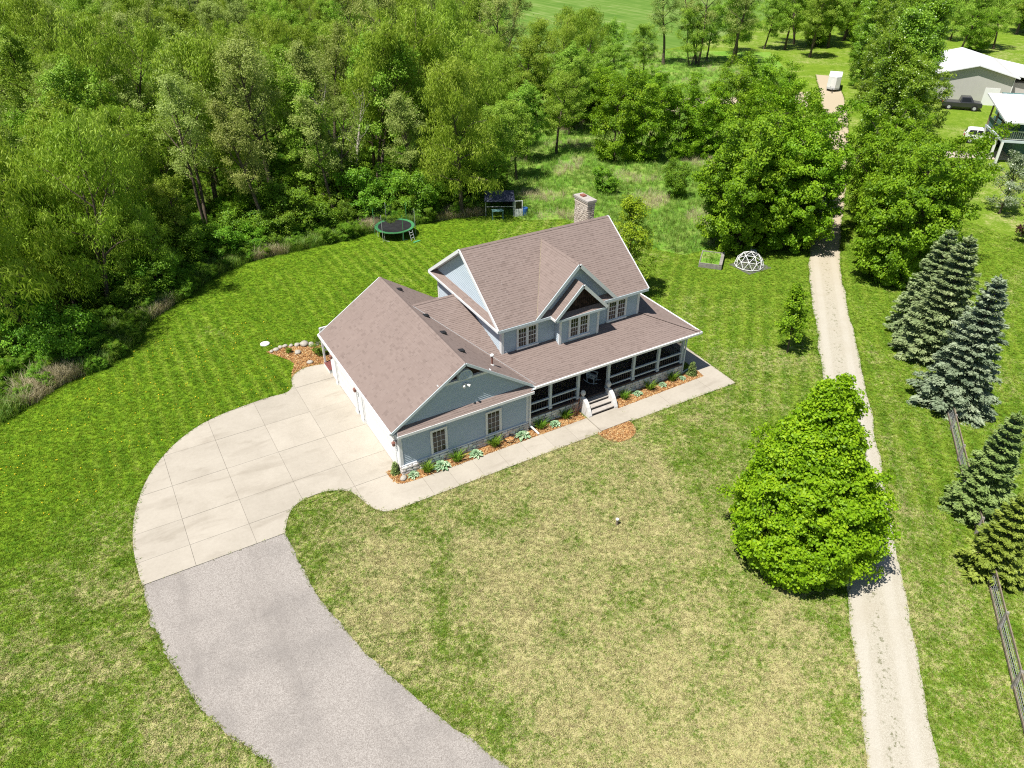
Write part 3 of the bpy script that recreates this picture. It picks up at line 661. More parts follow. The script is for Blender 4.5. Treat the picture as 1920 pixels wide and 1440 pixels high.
def valley_x(y): return xR + (zR-pz(y))/SG
WR_Y = 7.6; WR_Z = pz(WR_Y)
roof_plane('garage_roof', [(valley_x(GYF),GYF,gz(valley_x(GYF))),(valley_x(WR_Y),WR_Y,WR_Z),(xR,WR_Y,zR),(xR,GYF,zR)], house, 0.06)
roof_plane('garage_roof', [(valley_x(WR_Y),WR_Y,WR_Z),(8.2,GYB,gz(8.2)),(xR,GYB,zR),(xR,WR_Y,zR)], house)
caps('ridge_caps', (xR,GYB,zR), (xR,GYF,zR), house, 0.30, (-0.835,0,-0.55), (0.835,0,-0.55))
# rake boards and eave gutter of the garage
trim_board(house, (-0.45,GYF-0.02,zE-0.03), (xR,GYF-0.02,zR-0.03), 0.045, 0.15, (0,0,1), MAT_TRIM_BLUESHADE, 'rake_board')  # front rakes carry their shade as a bluer colour
trim_board(house, (valley_x(GYF)+0.2,GYF-0.02,gz(valley_x(GYF)+0.2)-0.06), (xR,GYF-0.02,zR-0.03), 0.045, 0.15, (0,0,1), MAT_TRIM_BLUESHADE, 'rake_board')
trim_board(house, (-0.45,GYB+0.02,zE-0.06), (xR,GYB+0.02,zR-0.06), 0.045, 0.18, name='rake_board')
trim_board(house, (-0.50,GYF,zE-0.03), (-0.50,GYB,zE-0.03), 0.11, 0.13, name='gutter', mat=MAT_WHITE)
m = MB(); m.box(-0.44, 0.0, GYF+0.02, GYB-0.02, 2.93, 2.96); m.build('soffit', MAT_WHITE, house)
# garage doors on the sunny side
def garage_door(y0, y1, zt):
    m = MB(); m.box(-0.035, -0.005, y0, y1, 0.02, zt); dr = m.build('garage_door', MAT_WHITE, house)
    nr = 4; nc = max(4, int(round((y1-y0)/0.61))); ph = (zt-0.06)/nr; pw = (y1-y0)/nc
    pmesh = MB(); pmesh.hexa([(-0.052,-pw/2+.07,-ph/2+.06),(-0.052,pw/2-.07,-ph/2+.06),(-0.036,pw/2-.03,-ph/2+.025),(-0.036,-pw/2+.03,-ph/2+.025),(-0.052,-pw/2+.07,ph/2-.06),(-0.052,pw/2-.07,ph/2-.06),(-0.036,pw/2-.03,ph/2-.025),(-0.036,-pw/2+.03,ph/2-.025)])
    src = pmesh.build('door_panel', MAT_WHITE, None, linkit=False)
    for i in range(nc):
        for j in range(nr): inst(src, 'door_panel', (0, y0+(i+.5)*pw, 0.04+(j+.5)*ph), dr)
    c = MB(); c.box(-0.07, -0.033, y0-0.14, y0, 0.0, zt+0.14); c.box(-0.07, -0.033, y1, y1+0.14, 0.0, zt+0.14); c.box(-0.07, -0.033, y0, y1, zt, zt+0.14); c.build('door_casing', MAT_WHITE, dr)
    m = MB(); m.box(-0.045, -0.002, y0, y1, 0.0, 0.05); m.build('rubber_seal', MAT_BROWNWOOD, dr)
for y0, y1 in ((5.50,5.95),(6.48,6.92),(10.25,10.5)):
    m = MB(); m.box(-0.10,-0.032,y0,y1,0.28,2.60); m.add([(-0.16,y0-.03,0),(-0.16,y1+.03,0),(-0.10,y1,0.28),(-0.10,y0,0.28),(-0.02,y0-.03,0),(-0.02,y1+.03,0)],[(0,1,2,3),(0,3,4),(1,5,2)]); m.build('pilaster', MAT_WHITE, house)
garage_door(0.62, 5.30, 2.34); garage_door(7.10, 10.05, 2.34)
for y_ in (0.30, 6.25, 10.55):
    m = MB(); m.lathe([(0.05,0),(0.085,0.03),(0.105,0.20),(0.13,0.24),(0.02,0.34),(0.012,0.38)], (-0.21,y_,1.86), 6)
    lt = m.build('wall_lantern', MAT_LANTERN, house); m = MB(); m.box(-0.05,-0.032,y_-0.06,y_+0.06,1.88,2.10); m.beam((-0.04,y_,2.22),(-0.21,y_,2.24),0.025,0.025); m.beam((-0.04,y_,2.0),(-0.04,y_,2.24),0.025,0.025); m.build('bracket', MAT_BLACK, lt)
m = MB(); m.box(3.93,4.11,-0.09,-0.035,4.60,4.74); m.tube([(3.95,-0.10,4.66),(3.86,-0.26,4.60)],[0.05,0.075],8); m.tube([(4.10,-0.10,4.66),(4.22,-0.26,4.60)],[0.05,0.075],8); m.build('flood_light', MAT_WHITE, house)
for y_ in (1.65, 3.95, 6.30, 10.30):
    x_ = 4.70; z_ = gz(x_); m = MB()
    m.hexa([(x_-0.16,y_-0.17,z_+0.02+0.105),(x_+0.16,y_-0.17,z_-0.085),(x_+0.16,y_+0.17,z_-0.085),(x_-0.16,y_+0.17,z_+0.125),(x_-0.12,y_-0.13,z_+0.145),(x_+0.17,y_-0.13,z_+0.09),(x_+0.17,y_+0.13,z_+0.09),(x_-0.12,y_+0.13,z_+0.145)]); m.build('roof_vent', MAT_BLACK, house)
m = MB(); m.tube([(6.24,0.95,gz(6.24)-0.05),(6.24,0.95,gz(6.24)+0.62)],0.05,10); vp = m.build('vent_pipe', MAT_LANTERN, house); m = MB(); m.lathe([(0.06,0),(0.11,0.02),(0.115,0.10),(0.05,0.15)],(6.24,0.95,gz(6.24)+0.60),12); m.build('cap', MAT_WHITE, vp); m = MB(); m.lathe([(0.13,-0.03),(0.08,0.08)],(6.24,0.95,gz(6.24)),12); m.build('flashing', MAT_WHITE, vp)
for y in (0.0,): window(1.774, 2.796, 0.66, 2.328, y-0.02, 3, 4, house, split=False); window(5.207, 6.235, 0.66, 2.328, y-0.02, 3, 4, house, split=False)

# --- stone veneer under the garage front: single field stones
sb = MB(); sb.box(-0.03, HX+0.01, -0.07, 0.10, 0.0, 0.565); sbo = sb.build('stone_base', MAT_MORTAR, house)
def rough_stone(seed, w=1.0, h=1.0, d=1.0):
    r = random.Random(seed); bm = bmesh.new(); bmesh.ops.create_cube(bm, size=1.0); bmesh.ops.subdivide_edges(bm, edges=bm.edges[:], cuts=1, use_grid_fill=True)
    for v in bm.verts:
        k = 0.86 if abs(v.co.x) > .4 and abs(v.co.z) > .4 else 1.0
        v.co.x *= k*w; v.co.z *= k*h; v.co.y *= d*(0.7 if abs(v.co.x) > .4 or abs(v.co.z) > .4 else 1.0)
        v.co += Vector((r.uniform(-.05,.05), r.uniform(-.10,.10), r.uniform(-.06,.06)))
    me = bpy.data.meshes.new('stone'); bm.to_mesh(me); bm.free(); return me
STONES = [rough_stone(i) for i in range(8)]
for me in STONES: me.materials.append(MAT_STONE)
CHS = []
for i in range(4):
    me = rough_stone(40+i); me.materials.append(MAT_CHIM); CHS.append(me)
BLK = []
for i in range(4):
    me = rough_stone(60+i); me.materials.append(MAT_BLOCK); BLK.append(me)
def lay(parent, meshes, name, a0, a1, z0, z1, plane, rows, wmin, wmax, depth=0.10, proud=0.02, axis='x', jit=0.25):
    hs = np.array([1+random.uniform(-jit,jit) for _ in range(rows)]); hs = hs/hs.sum()*(z1-z0); z = z0
    for h in hs:
        a = a0 + 0.0
        while a < a1-0.04:
            wd = min(random.uniform(wmin, wmax), a1-a)
            if a1-a-wd < 0.12: wd = a1-a
            o = bpy.data.objects.new(name, random.choice(meshes)); pr = plane - random.uniform(0, proud)
            if axis == 'x': o.location = (a+wd/2, pr, z+h/2); o.rotation_euler = (0, 0, 0 if random.random() < .5 else math.pi)
            elif axis == '-y': o.location = (pr, a+wd/2, z+h/2); o.rotation_euler = (0, 0, math.pi/2)
            o.scale = (wd-0.015, depth, h-0.013); link(o, parent); a += wd
        z += h
lay(sbo, STONES, 'stone', -0.05, HX+0.02, 0.0, 0.56, -0.09, 3, 0.24, 0.50, 0.12, 0.03)
lay(sbo, STONES, 'stone', -0.02, 0.50, 0.0, 0.56, -0.02, 3, 0.24, 0.42, 0.10, 0.02, '-y')

# --- porch
PFZ = 0.86; PX1 = 20.03; PY0 = 0.09
pb = MB(); pb.box(HX, PX1, PY0, 2.3, 0.0, PFZ-0.10); pb.box(17.7, PX1, 2.3, 9.0, 0.0, PFZ-0.10); base = pb.build('porch_base', MAT_MORTAR, house)
lay(base, BLK, 'block', HX+0.03, 11.72, 0.0, PFZ-0.14, PY0-0.02, 4, 0.30, 0.62, 0.10, 0.015, jit=0.1)
lay(base, BLK, 'block', 13.94, PX1, 0.0, PFZ-0.14, PY0-0.02, 4, 0.30, 0.62, 0.10, 0.015, jit=0.1)
lay(base, BLK, 'block', PY0, 4.0, 0.0, PFZ-0.14, PX1+0.035, 4, 0.30, 0.62, 0.10, 0.015, '-y', jit=0.1)
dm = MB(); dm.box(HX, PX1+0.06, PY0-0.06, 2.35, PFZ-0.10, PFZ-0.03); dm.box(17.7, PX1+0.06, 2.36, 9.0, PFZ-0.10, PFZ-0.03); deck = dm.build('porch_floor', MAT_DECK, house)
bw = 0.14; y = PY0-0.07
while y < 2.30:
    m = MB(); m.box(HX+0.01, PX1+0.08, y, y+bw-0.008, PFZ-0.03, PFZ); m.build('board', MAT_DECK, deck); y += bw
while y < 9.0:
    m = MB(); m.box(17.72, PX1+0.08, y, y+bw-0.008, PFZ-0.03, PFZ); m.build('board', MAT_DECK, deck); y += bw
roof_plane('porch_roof', [(valley_x(PE_Y),PE_Y,PE_Z),(20.67,PE_Y,PE_Z),(17.65,2.62,pz(2.62)),(valley_x(2.62),2.62,pz(2.62))], house)
roof_plane('porch_roof', [(valley_x(2.62),2.62,pz(2.62)),(7.66,2.62,pz(2.62)),(7.66,WR_Y,WR_Z),(valley_x(WR_Y),WR_Y,WR_Z)], house)
roof_plane('porch_roof', [(20.67,PE_Y,PE_Z),(20.67,9.3,PE_Z),(17.65,9.3,PE_Z+PS*3.02),(17.65,2.62,PE_Z+PS*3.02)], house)
roof_plane('wing_roof', [(8.2,11.7,WR_Z-0.63*4.1),(valley_x(WR_Y),WR_Y,WR_Z),(7.66,WR_Y,WR_Z)], house)
caps('ridge_caps', (valley_x(WR_Y)-0.1,WR_Y,WR_Z), (7.66,WR_Y,WR_Z), house, 0.30, (0,-0.95,-0.31), (0,0.85,-0.5))
caps('hip_caps', (20.67,PE_Y,PE_Z), (17.65,2.62,pz(2.62)), house, 0.30, (-0.70,-0.70,0.0), (0.70,0.70,0.0))
m = MB(); m.beam((valley_x(PE_Y)+.1,PE_Y+.1,pz(PE_Y+.1)+0.03),(valley_x(WR_Y),WR_Y,WR_Z+0.03),0.035,0.010,(0.4,-0.25,0.88)); m.build('valley_flashing', MAT_GALV, house)
trim_board(house, (8.25,PE_Y-0.06,PE_Z-0.04), (20.72,PE_Y-0.06,PE_Z-0.04), 0.11, 0.13, name='gutter', mat=MAT_WHITE)
trim_board(house, (20.73,PE_Y-0.11,PE_Z-0.04), (20.73,9.3,PE_Z-0.04), 0.11, 0.13, name='gutter', mat=MAT_WHITE)
m = MB(); m.box(HX, 20.62, PE_Y+0.02, 2.3, 3.03, 3.06); m.box(17.7, 20.62, 2.3, 9.2, 3.03, 3.06); m.build('porch_ceiling', MAT_TRIM_BLUESHADE, house)
m = MB(); m.box(HX, PX1, PY0+0.02, PY0+0.22, 2.84, 3.03); m.box(PX1-0.2, PX1, PY0+0.22, 9.0, 2.84, 3.03); m.build('porch_beam', MAT_TRIM_BLUESHADE, house)
POSTS = [9.70, 11.70, 13.96, 15.91, 17.90, 19.91]
def post(x, y):
    m = MB(); m.box(x-0.085,x+0.085,y-0.085,y+0.085,PFZ,2.84); p = m.build('porch_post', MAT_TRIM_BLUESHADE, house)
    m = MB(); m.box(x-0.115,x+0.115,y-0.115,y+0.115,PFZ,PFZ+0.16); m.box(x-0.105,x+0.105,y-0.105,y+0.105,2.72,2.838); m.build('post_collar', MAT_TRIM_BLUESHADE, p)
for x in POSTS: post(x, PY0+0.11)
for y in (2.35, 4.6, 6.9, 8.9): post(19.91, y)
bal = MB(); bal.box(-0.012,0.012,-0.012,0.012,0,0.58); balsrc = bal.build('baluster', MAT_BLACK, None, linkit=False)
def rail(p0, p1):
    a = Vector(p0); b = Vector(p1); d = (b-a).normalized()
    m = MB(); m.beam(a+Vector((0,0,PFZ+0.78)), b+Vector((0,0,PFZ+0.78)), 0.11, 0.09); rl = m.build('porch_rail', MAT_TRIM_BLUESHADE, house)
    m = MB(); m.beam(a+Vector((0,0,PFZ+0.17)), b+Vector((0,0,PFZ+0.17)), 0.08, 0.08); m.build('bottom_rail', MAT_TRIM_BLUESHADE, rl)
    n = int((b-a).length/0.16)
    for i in range(1, n): q = a.lerp(b, i/n); inst(balsrc, 'baluster', (q.x,q.y,PFZ+0.19), rl)
ry = PY0+0.11
for a, b in ((HX+0.05,9.62),(9.78,11.62),(14.04,15.83),(15.99,17.82),(17.98,19.83)): rail((a,ry,0),(b,ry,0))
for a, b in ((ry+0.08,2.27),(2.43,4.52),(4.68,6.82)): rail((19.91,a,0),(19.91,b,0))
for a, b in ((HX+0.05,9.62),(9.78,11.62),(14.04,15.83),(15.99,17.82),(17.98,19.83)):
    m = MB(); m.box(a,b,ry+0.10,ry+0.104,PFZ+0.02,2.84); m.build('insect_screen', MAT_SCREEN, house)
# porch wall, front door and windows in the shade
siding([(HX,PFZ),(17.65,PFZ),(17.65,3.05),(HX,3.05)], (0,2.36,0), (1,0,0), (0,-1,0), house)
siding([(0,PFZ),(6.6,PFZ),(6.6,3.05),(0,3.05)], (17.66,2.4,0), (0,1,0), (1,0,0), house)
window(8.9, 10.5, 1.35, 2.75, 2.34, 3, 4, house, 2); window(14.8, 16.6, 1.35, 2.75, 2.34, 3, 4, house, 2)
m = MB(); m.box(12.30,13.30,2.27,2.33,PFZ,2.95); dr = m.build('front_door', MAT_REDWOOD, house)
m = MB(); m.box(12.20,12.30,2.24,2.33,PFZ,3.02); m.box(13.30,13.40,2.24,2.33,PFZ,3.02); m.build('door_casing', MAT_TRIM, dr)
m = MB(); m.box(12.5,13.1,2.262,2.272,1.75,2.75); m.build('door_glass', MAT_GLASS, dr); m = MB(); m.tube([(13.2,2.27,1.85),(13.2,2.19,1.85),(13.12,2.19,1.85)],0.018,6); m.build('handle', MAT_BLACK, dr)
# downspouts
m = MB(); m.beam((8.12,-0.12,0.35),(8.12,-0.12,2.9),0.09,0.07,(0,1,0)); m.beam((8.12,-0.12,0.38),(8.34,-0.80,0.10),0.09,0.07); m.beam((8.12,-0.12,2.88),(8.35,-0.40,3.12),0.08,0.07); m.build('downspout', MAT_WHITE, house)
m = MB(); m.beam((19.99,0.0,0.1),(19.99,0.0,2.9),0.08,0.07,(0,1,0)); m.beam((19.99,0.0,0.12),(21.0,0.25,0.09),0.09,0.07); m.build('downspout', MAT_TRIM_BLUESHADE, house)

# --- front steps with curved stucco cheek walls and globe finials
SX0, SX1 = 12.06, 13.72
st = MB(); st.box(SX0, SX1, -0.92, 0.02, 0.03, 0.10); sto = st.build('front_steps', MAT_RISER, house)
for i in range(3):
    zt = 0.10 + (i+1)*0.19; yf = -0.92 + i*0.31
    m = MB(); m.box(SX0, SX1, yf+0.02, 0.02, zt-0.19, zt-0.055); m.build('riser', MAT_RISER, sto)
    m = MB(); m.box(SX0, SX1, yf-0.02, yf+0.33, zt-0.055, zt); m.build('tread', MAT_STEPS, sto)
prof = [(0.06,0.0),(0.06,1.02),(-0.10,1.05),(-0.32,1.02),(-0.52,0.90),(-0.70,0.68),(-0.86,0.42),(-0.97,0.18),(-0.99,0.0)]
for xa, xb in ((SX0-0.26, SX0-0.01), (SX1+0.01, SX1+0.26)):
    m = MB(); k = len(prof)
    m.add([(xa,y,z) for y,z in prof]+[(xb,y,z) for y,z in prof], [tuple(range(k)), tuple(range(2*k-1,k-1,-1))]+[(i,k+i,k+(i+1)%k,(i+1)%k) for i in range(k)])
    ch = m.build('cheek_wall', MAT_STUCCO, sto)
    m = MB(); m.lathe([(0.085,0),(0.085,0.035),(0.045,0.06),(0.05,0.12),(0.10,0.16),(0.145,0.24),(0.155,0.33),(0.135,0.42),(0.085,0.49),(0.02,0.515)], ((xa+xb)/2,-0.08,1.04), 14); m.build('globe_finial', MAT_STUCCO, ch, smooth=True)

# --- upper storey
X0, X1, YU, YUB = 7.66, 17.65, 2.378, 10.85
UZE, UZR, UYF, UYB, UYR = 5.98, 9.17, 2.01, 11.33, 6.67; UXL, UXR = 7.27, 18.04; US = (UZR-UZE)/(UYR-UYF)
c = MB(); c.box(X0+0.02, X1-0.02, YU+0.16, YUB-0.02, 0.9, 5.95); c.build('house_core', MAT_DARK, house)  # unseen solid block, added against light leaking through the walls
siding([(X0,pz(YU)-0.02),(X1,pz(YU)-0.02),(X1,5.95),(X0,5.95)], (0,YU,0), (1,0,0), (0,-1,0), house)
siding([(0,3.0),(YUB-YU,3.0),(YUB-YU,5.95),(0,5.95)], (X0,YUB,0), (0,-1,0), (-1,0,0), house)
siding([(0,3.0),(YUB-YU,3.0),(YUB-YU,5.95),(0,5.95)], (X1,YU,0), (0,1,0), (1,0,0), house)
siding([(0,0),(X1-X0,0),(X1-X0,5.95),(0,5.95)], (X1,YUB,0), (-1,0,0), (0,1,0), house)
def uzat(y): return UZE + US*(min(y,2*UYR-y)-UYF)
for xx, nn, aa, oo in ((X0,(-1,0,0),(0,-1,0),(X0,YUB,0)), (X1,(1,0,0),(0,1,0),(X1,YU,0))):
    hw = (YUB-YU)/2; zb = 6.16; zt = uzat(UYR)-0.13; half = (zt-zb)/US
    siding([(hw-half,zb),(hw+half,zb),(hw,zt)], oo, aa, nn, house)
roof_plane('main_roof', [(UXL,UYF,UZE),(UXR,UYF,UZE),(UXR,UYR,UZR),(UXL,UYR,UZR)], house)
roof_plane('main_roof', [(UXR,UYB,UZE),(UXL,UYB,UZE),(UXL,UYR,UZR),(UXR,UYR,UZR)], house)
caps('ridge_caps', (UXL,UYR,UZR), (UXR,UYR,UZR), house, 0.30, (0,-0.82,-0.565), (0,0.82,-0.565))
for xs_, nm in ((UXL-0.02,'rake_board'),(UXR+0.02,'rake_board')):
    for y_ in (UYF, UYB): trim_board(house, (xs_,y_,UZE-0.05), (xs_,UYR,UZR-0.05), 0.05, 0.19, name=nm)
trim_board(house, (UXL,UYF-0.03,UZE-0.09), (UXR,UYF-0.03,UZE-0.09), 0.05, 0.17, mat=MAT_TRIM_BLUESHADE, name='fascia')
m = MB(); m.box(UXL+0.02, UXR-0.02, UYF, YU, 5.80, 5.83); m.build('soffit', MAT_TRIM_BLUESHADE, house)
roof_plane('gable_pent', [(UXL-0.03,UYB,UZE-0.03),(UXL-0.03,UYF,UZE-0.03),(X0-0.02,UYF+0.28,6.17),(X0-0.02,UYB-0.28,6.17)], house, 0.05, exp=0.13)
trim_board(house, (UXL-0.05,UYF-0.02,UZE-0.10), (UXL-0.05,UYB+0.02,UZE-0.10), 0.05, 0.15, name='fascia')
for x_, s_ in ((X0,1),(X1,-1)):
    m = MB(); m.box(min(x_-0.045*s_,x_+0.13*s_), max(x_-0.045*s_,x_+0.13*s_), YU-0.055, YU+0.04, pz(YU)-0.1, 5.80); m.build('corner_board', MAT_TRIM, house)
m = MB(); m.box(X0-0.05,X0+0.03,YU+0.045,YU+0.16,pz(YU),5.80); m.box(X0-0.05,X0+0.03,YUB-0.13,YUB+0.04,3.3,5.80); m.build('corner_board', MAT_TRIM, house)
WZ0, WZ1 = 4.22, 5.63
window(8.63, 10.09, WZ0, WZ1, YU-0.02, 3, 4, house, 2); window(15.17, 16.66, WZ0, WZ1, YU-0.02, 3, 4, house, 2)
# cross gable
GX, GZ, GH = 12.67, 8.84, 2.84; gyb = UYF + (GZ-UZE)/US
roof_plane('cross_gable_roof', [(GX-GH,UYF,UZE+0.02),(GX,UYF,GZ),(GX,gyb,GZ)][::1], house, 0.10)
roof_plane('cross_gable_roof', [(GX+GH,UYF,UZE+0.02),(GX,gyb,GZ),(GX,UYF,GZ)], house, 0.10)
caps('ridge_caps', (GX,gyb-0.05,GZ), (GX,UYF,GZ), house, 0.28, (-0.7,0,-0.7), (0.7,0,-0.7))
for s_ in (-1, 1): trim_board(house, (GX+s_*GH,UYF-0.02,UZE-0.03), (GX,UYF-0.02,GZ-0.06), 0.05, 0.21, (0,0,1), MAT_TRIM_BLUESHADE if s_ < 0 else MAT_TRIM, 'rake_board')  # left rake painted in the shaded tint, right rake in plain white
siding([(GX-2.5,6.20),(GX+2.5,6.20),(GX,GZ-0.18)], (0,YU,0), (1,0,0), (0,-1,0), house)
for s_ in (-1, 1):
    m = MB(); m.beam((GX+s_*GH,UYF+.02,UZE+.05),(GX,gyb,GZ+.04),0.05,0.010,(s_*.5,-.5,.7)); m.build('valley_flashing', MAT_BROWNWOOD, house)
# bump-out with its small gable
BX0, BX1, BY = 11.32, 14.14, 1.845
siding([(BX0,pz(BY)-0.03),(BX1,pz(BY)-0.03),(BX1,5.78),(BX0,5.78)], (0,BY,0), (1,0,0), (0,-1,0), house)
siding([(0,4.0),(YU-BY-0.04,4.0),(YU-BY-0.04,5.78),(0,5.78)], (BX0,YU-0.04,0), (0,-1,0), (-1,0,0), house)
siding([(0,4.0),(YU-BY-0.04,4.0),(YU-BY-0.04,5.78),(0,5.78)], (BX1,BY,0), (0,1,0), (1,0,0), house)
m = MB(); m.box(BX0-0.04,BX0+0.12,BY-0.055,BY+0.03,pz(BY)-0.05,5.74); m.box(BX1-0.12,BX1+0.04,BY-0.055,BY+0.03,pz(BY)-0.05,5.74); m.build('corner_board', MAT_TRIM, house)
window(11.95, 13.43, WZ0, WZ1, BY-0.02, 3, 4, house, 2)
SMX, SMZ, SMY, SML, SMR, SME = 12.635, 7.78, 1.467, 10.79, 14.48, 5.93
roof_plane('bay_roof', [(SML,YU-0.04,SME),(SML,SMY,SME),(SMX,SMY,SMZ),(SMX,YU-0.04,SMZ)], house, 0.09)
roof_plane('bay_roof', [(SMR,SMY,SME),(SMR,YU-0.04,SME),(SMX,YU-0.04,SMZ),(SMX,SMY,SMZ)], house, 0.09)
caps('ridge_caps', (SMX,YU-0.06,SMZ), (SMX,SMY,SMZ), house, 0.28, (-0.7,0,-0.7), (0.7,0,-0.7))
for s_, xe in ((-1,SML),(1,SMR)): trim_board(house, (xe,SMY-0.02,SME-0.06), (SMX,SMY-0.02,SMZ-0.06), 0.05, 0.19, (0,0,1), MAT_TRIM_BLUESHADE if s_ < 0 else MAT_TRIM, 'rake_board')  # same split: shade tint painted on the left board only
trim_board(house, (SML-0.03,SMY,SME-0.05), (SML-0.03,YU-0.04,SME-0.05), 0.04, 0.14, name='fascia', mat=MAT_WHITE)
# shakes in the little gable, in scalloped courses
sk = MB(); zc = 6.0
while zc < SMZ-0.2:
    hw = (SMZ-0.14-zc)*1.0; x_ = SMX-hw
    while x_ < SMX+hw:
        sk.add([(x_+0.01,BY+0.02-0.03,zc),(x_+0.14,BY-0.01,zc),(x_+0.14,BY+0.015,zc+0.16),(x_+0.01,BY+0.015,zc+0.16)], [(0,1,2,3)]); x_ += 0.15
    zc += 0.15
sk.build('gable_shakes', MAT_SHAKE, house, kind='stuff')
m = MB(); m.add([(SMX-1.8,BY+0.03,5.78),(SMX+1.8,BY+0.03,5.78),(SMX,BY+0.03,SMZ-0.1)],[(0,1,2)]); m.build('gable_back', MAT_SHAKE, house)
roof_plane('bay_pent', [(SML+0.14,SMY+0.02,5.86),(SMR-0.14,SMY+0.02,5.86),(SMR-0.32,BY-0.02,6.06),(SML+0.32,BY-0.02,6.06)], house, 0.04, exp=0.12)
trim_board(house, (SML+0.05,SMY,5.80), (SMR-0.05,SMY,5.80), 0.04, 0.14, mat=MAT_TRIM_BLUESHADE, name='fascia')
m = MB(); m.box(SML+0.06, SMR-0.06, SMY+0.02, BY, 5.72, 5.75); m.build('soffit', MAT_TRIM_BLUESHADE, house)
# chimney on the far end wall
CX0, CX1, CY0, CY1, CZ = 17.68, 18.26, 8.42, 9.92, 9.66
m = MB(); m.box(CX0+.05,CX1-.05,CY0+.05,CY1-.05,0.0,CZ-0.10); chm = m.build('chimney', MAT_MORTAR, house)
lay(chm, CHS, 'stone', CX0, CX1, 6.4, CZ-0.42, CY0+0.03, 18, 0.24, 0.40, 0.10, 0.012, jit=0.15)
lay(chm, CHS, 'stone', CY0, CY1, 6.4, CZ-0.42, CX0+0.03, 18, 0.26, 0.52, 0.10, 0.012, '-y', jit=0.15)
m = MB(); m.box(CX0-0.03,CX1+0.03,CY0-0.03,CY1+0.03,CZ-0.42,CZ-0.34); m.box(CX0-0.00,CX1+0.0,CY0-0.0,CY1+0.0,CZ-0.34,CZ-0.22); m.box(CX0-0.05,CX1+0.05,CY0-0.05,CY1+0.05,CZ-0.22,CZ-0.12); m.build('corbel', MAT_CHIM, chm)
m = MB(); m.box(CX0-0.08,CX1+0.08,CY0-0.08,CY1+0.08,CZ-0.12,CZ); m.build('chimney_cap', MAT_STEPS, chm)
m = MB(); m.box(17.82,18.12,9.20,9.58,CZ,CZ+0.10); m.build('flue', MAT_CLAY, chm)
# little roofs at the back
roof_plane('back_porch_roof', [(9.4,12.6,3.15),(7.0,12.6,3.15),(7.0,10.85,3.75),(9.4,10.85,3.75)], house, 0.10)
# side entry stoop behind the garage
sm = MB(); sm.box(-0.15,1.55,11.75,12.95,0.0,0.30); stp = sm.build('side_stoop', MAT_WHITE, house)
for k in range(12):
    m = MB(); m.box(-0.16+k*0.144,-0.16+k*0.144+0.136,11.74,12.96,0.30,0.335); m.build('board', MAT_REDWOOD, stp)
m = MB(); m.box(-0.12,0.0,12.80,12.92,0.335,2.95); m.build('stoop_post', MAT_WHITE, stp)
m = MB(); m.beam((-0.06,12.86,1.25),(1.5,12.86,1.25),0.06,0.08); m.beam((-0.06,12.86,2.90),(1.5,12.86,2.90),0.10,0.14); m.build('stoop_rail', MAT_WHITE, stp)
# ------------------------------------------------------------------ vegetation
def unit(a): return a/np.maximum(np.linalg.norm(a, axis=-1, keepdims=True), 1e-9)
class Tubes:
    """tapered limbs, collected into one mesh"""
    def __init__(s): s.V = []; s.F = []; s.n = 0
    def add(s, pts, rad, k=6):
        pts = np.asarray(pts, float); m = len(pts)
        d = unit(np.gradient(pts, axis=0)); ref = np.array([1.0,0.2,0.1]) if abs(d[0][0]) < 0.9 else np.array([0,1.0,0])
        a = unit(np.cross(d, ref)); b = np.cross(d, a); th = np.arange(k)*2*np.pi/k
        ring = pts[:,None,:] + (a[:,None,:]*np.cos(th)[None,:,None] + b[:,None,:]*np.sin(th)[None,:,None])*np.asarray(rad)[:,None,None]
        s.V.append(ring.reshape(-1,3)); i = np.arange(m-1)[:,None]*k; j = np.arange(k)[None,:]; j2 = (j+1) % k
        s.F.append(np.stack([i+j, i+j2, i+k+j2, i+k+j], -1).reshape(-1,4)+s.n); s.n += m*k
    def build(s, name, mat, parent=None, linkit=True): return mesh_np(name, np.concatenate(s.V), np.concatenate(s.F), mat, parent, smooth=True, linkit=linkit)
def leaf_quads(C, D, N, L, W):
    """rhombic leaves: centre, direction, normal, length, width"""
    D = unit(D); S = unit(np.cross(N, D)); n = len(C); L = np.broadcast_to(L, n)[:,None]; W = np.broadcast_to(W, n)[:,None]
    V = np.stack([C-D*L*.5, C+S*W*.5-D*L*.05, C+D*L*.5, C-S*W*.5-D*L*.05], 1).reshape(-1,3)
    return V, np.arange(4*n).reshape(-1,4)
def limb(g, p0, dirv, length, n=5, bend=0.15, up=0.10):
    pts = [np.array(p0, float)]; d = np.array(dirv, float)
    for i in range(n):
        d = unit(d + g.normal(0, bend, 3) + np.array([0,0,up])); pts.append(pts[-1] + d*length/n)
    return np.array(pts)
def egg(h): return min(1.0, 0.78+1.2*h)*(1.0 if h < 0.26 else max(0.05, 1-((h-0.26)/0.74)**1.12*0.96))
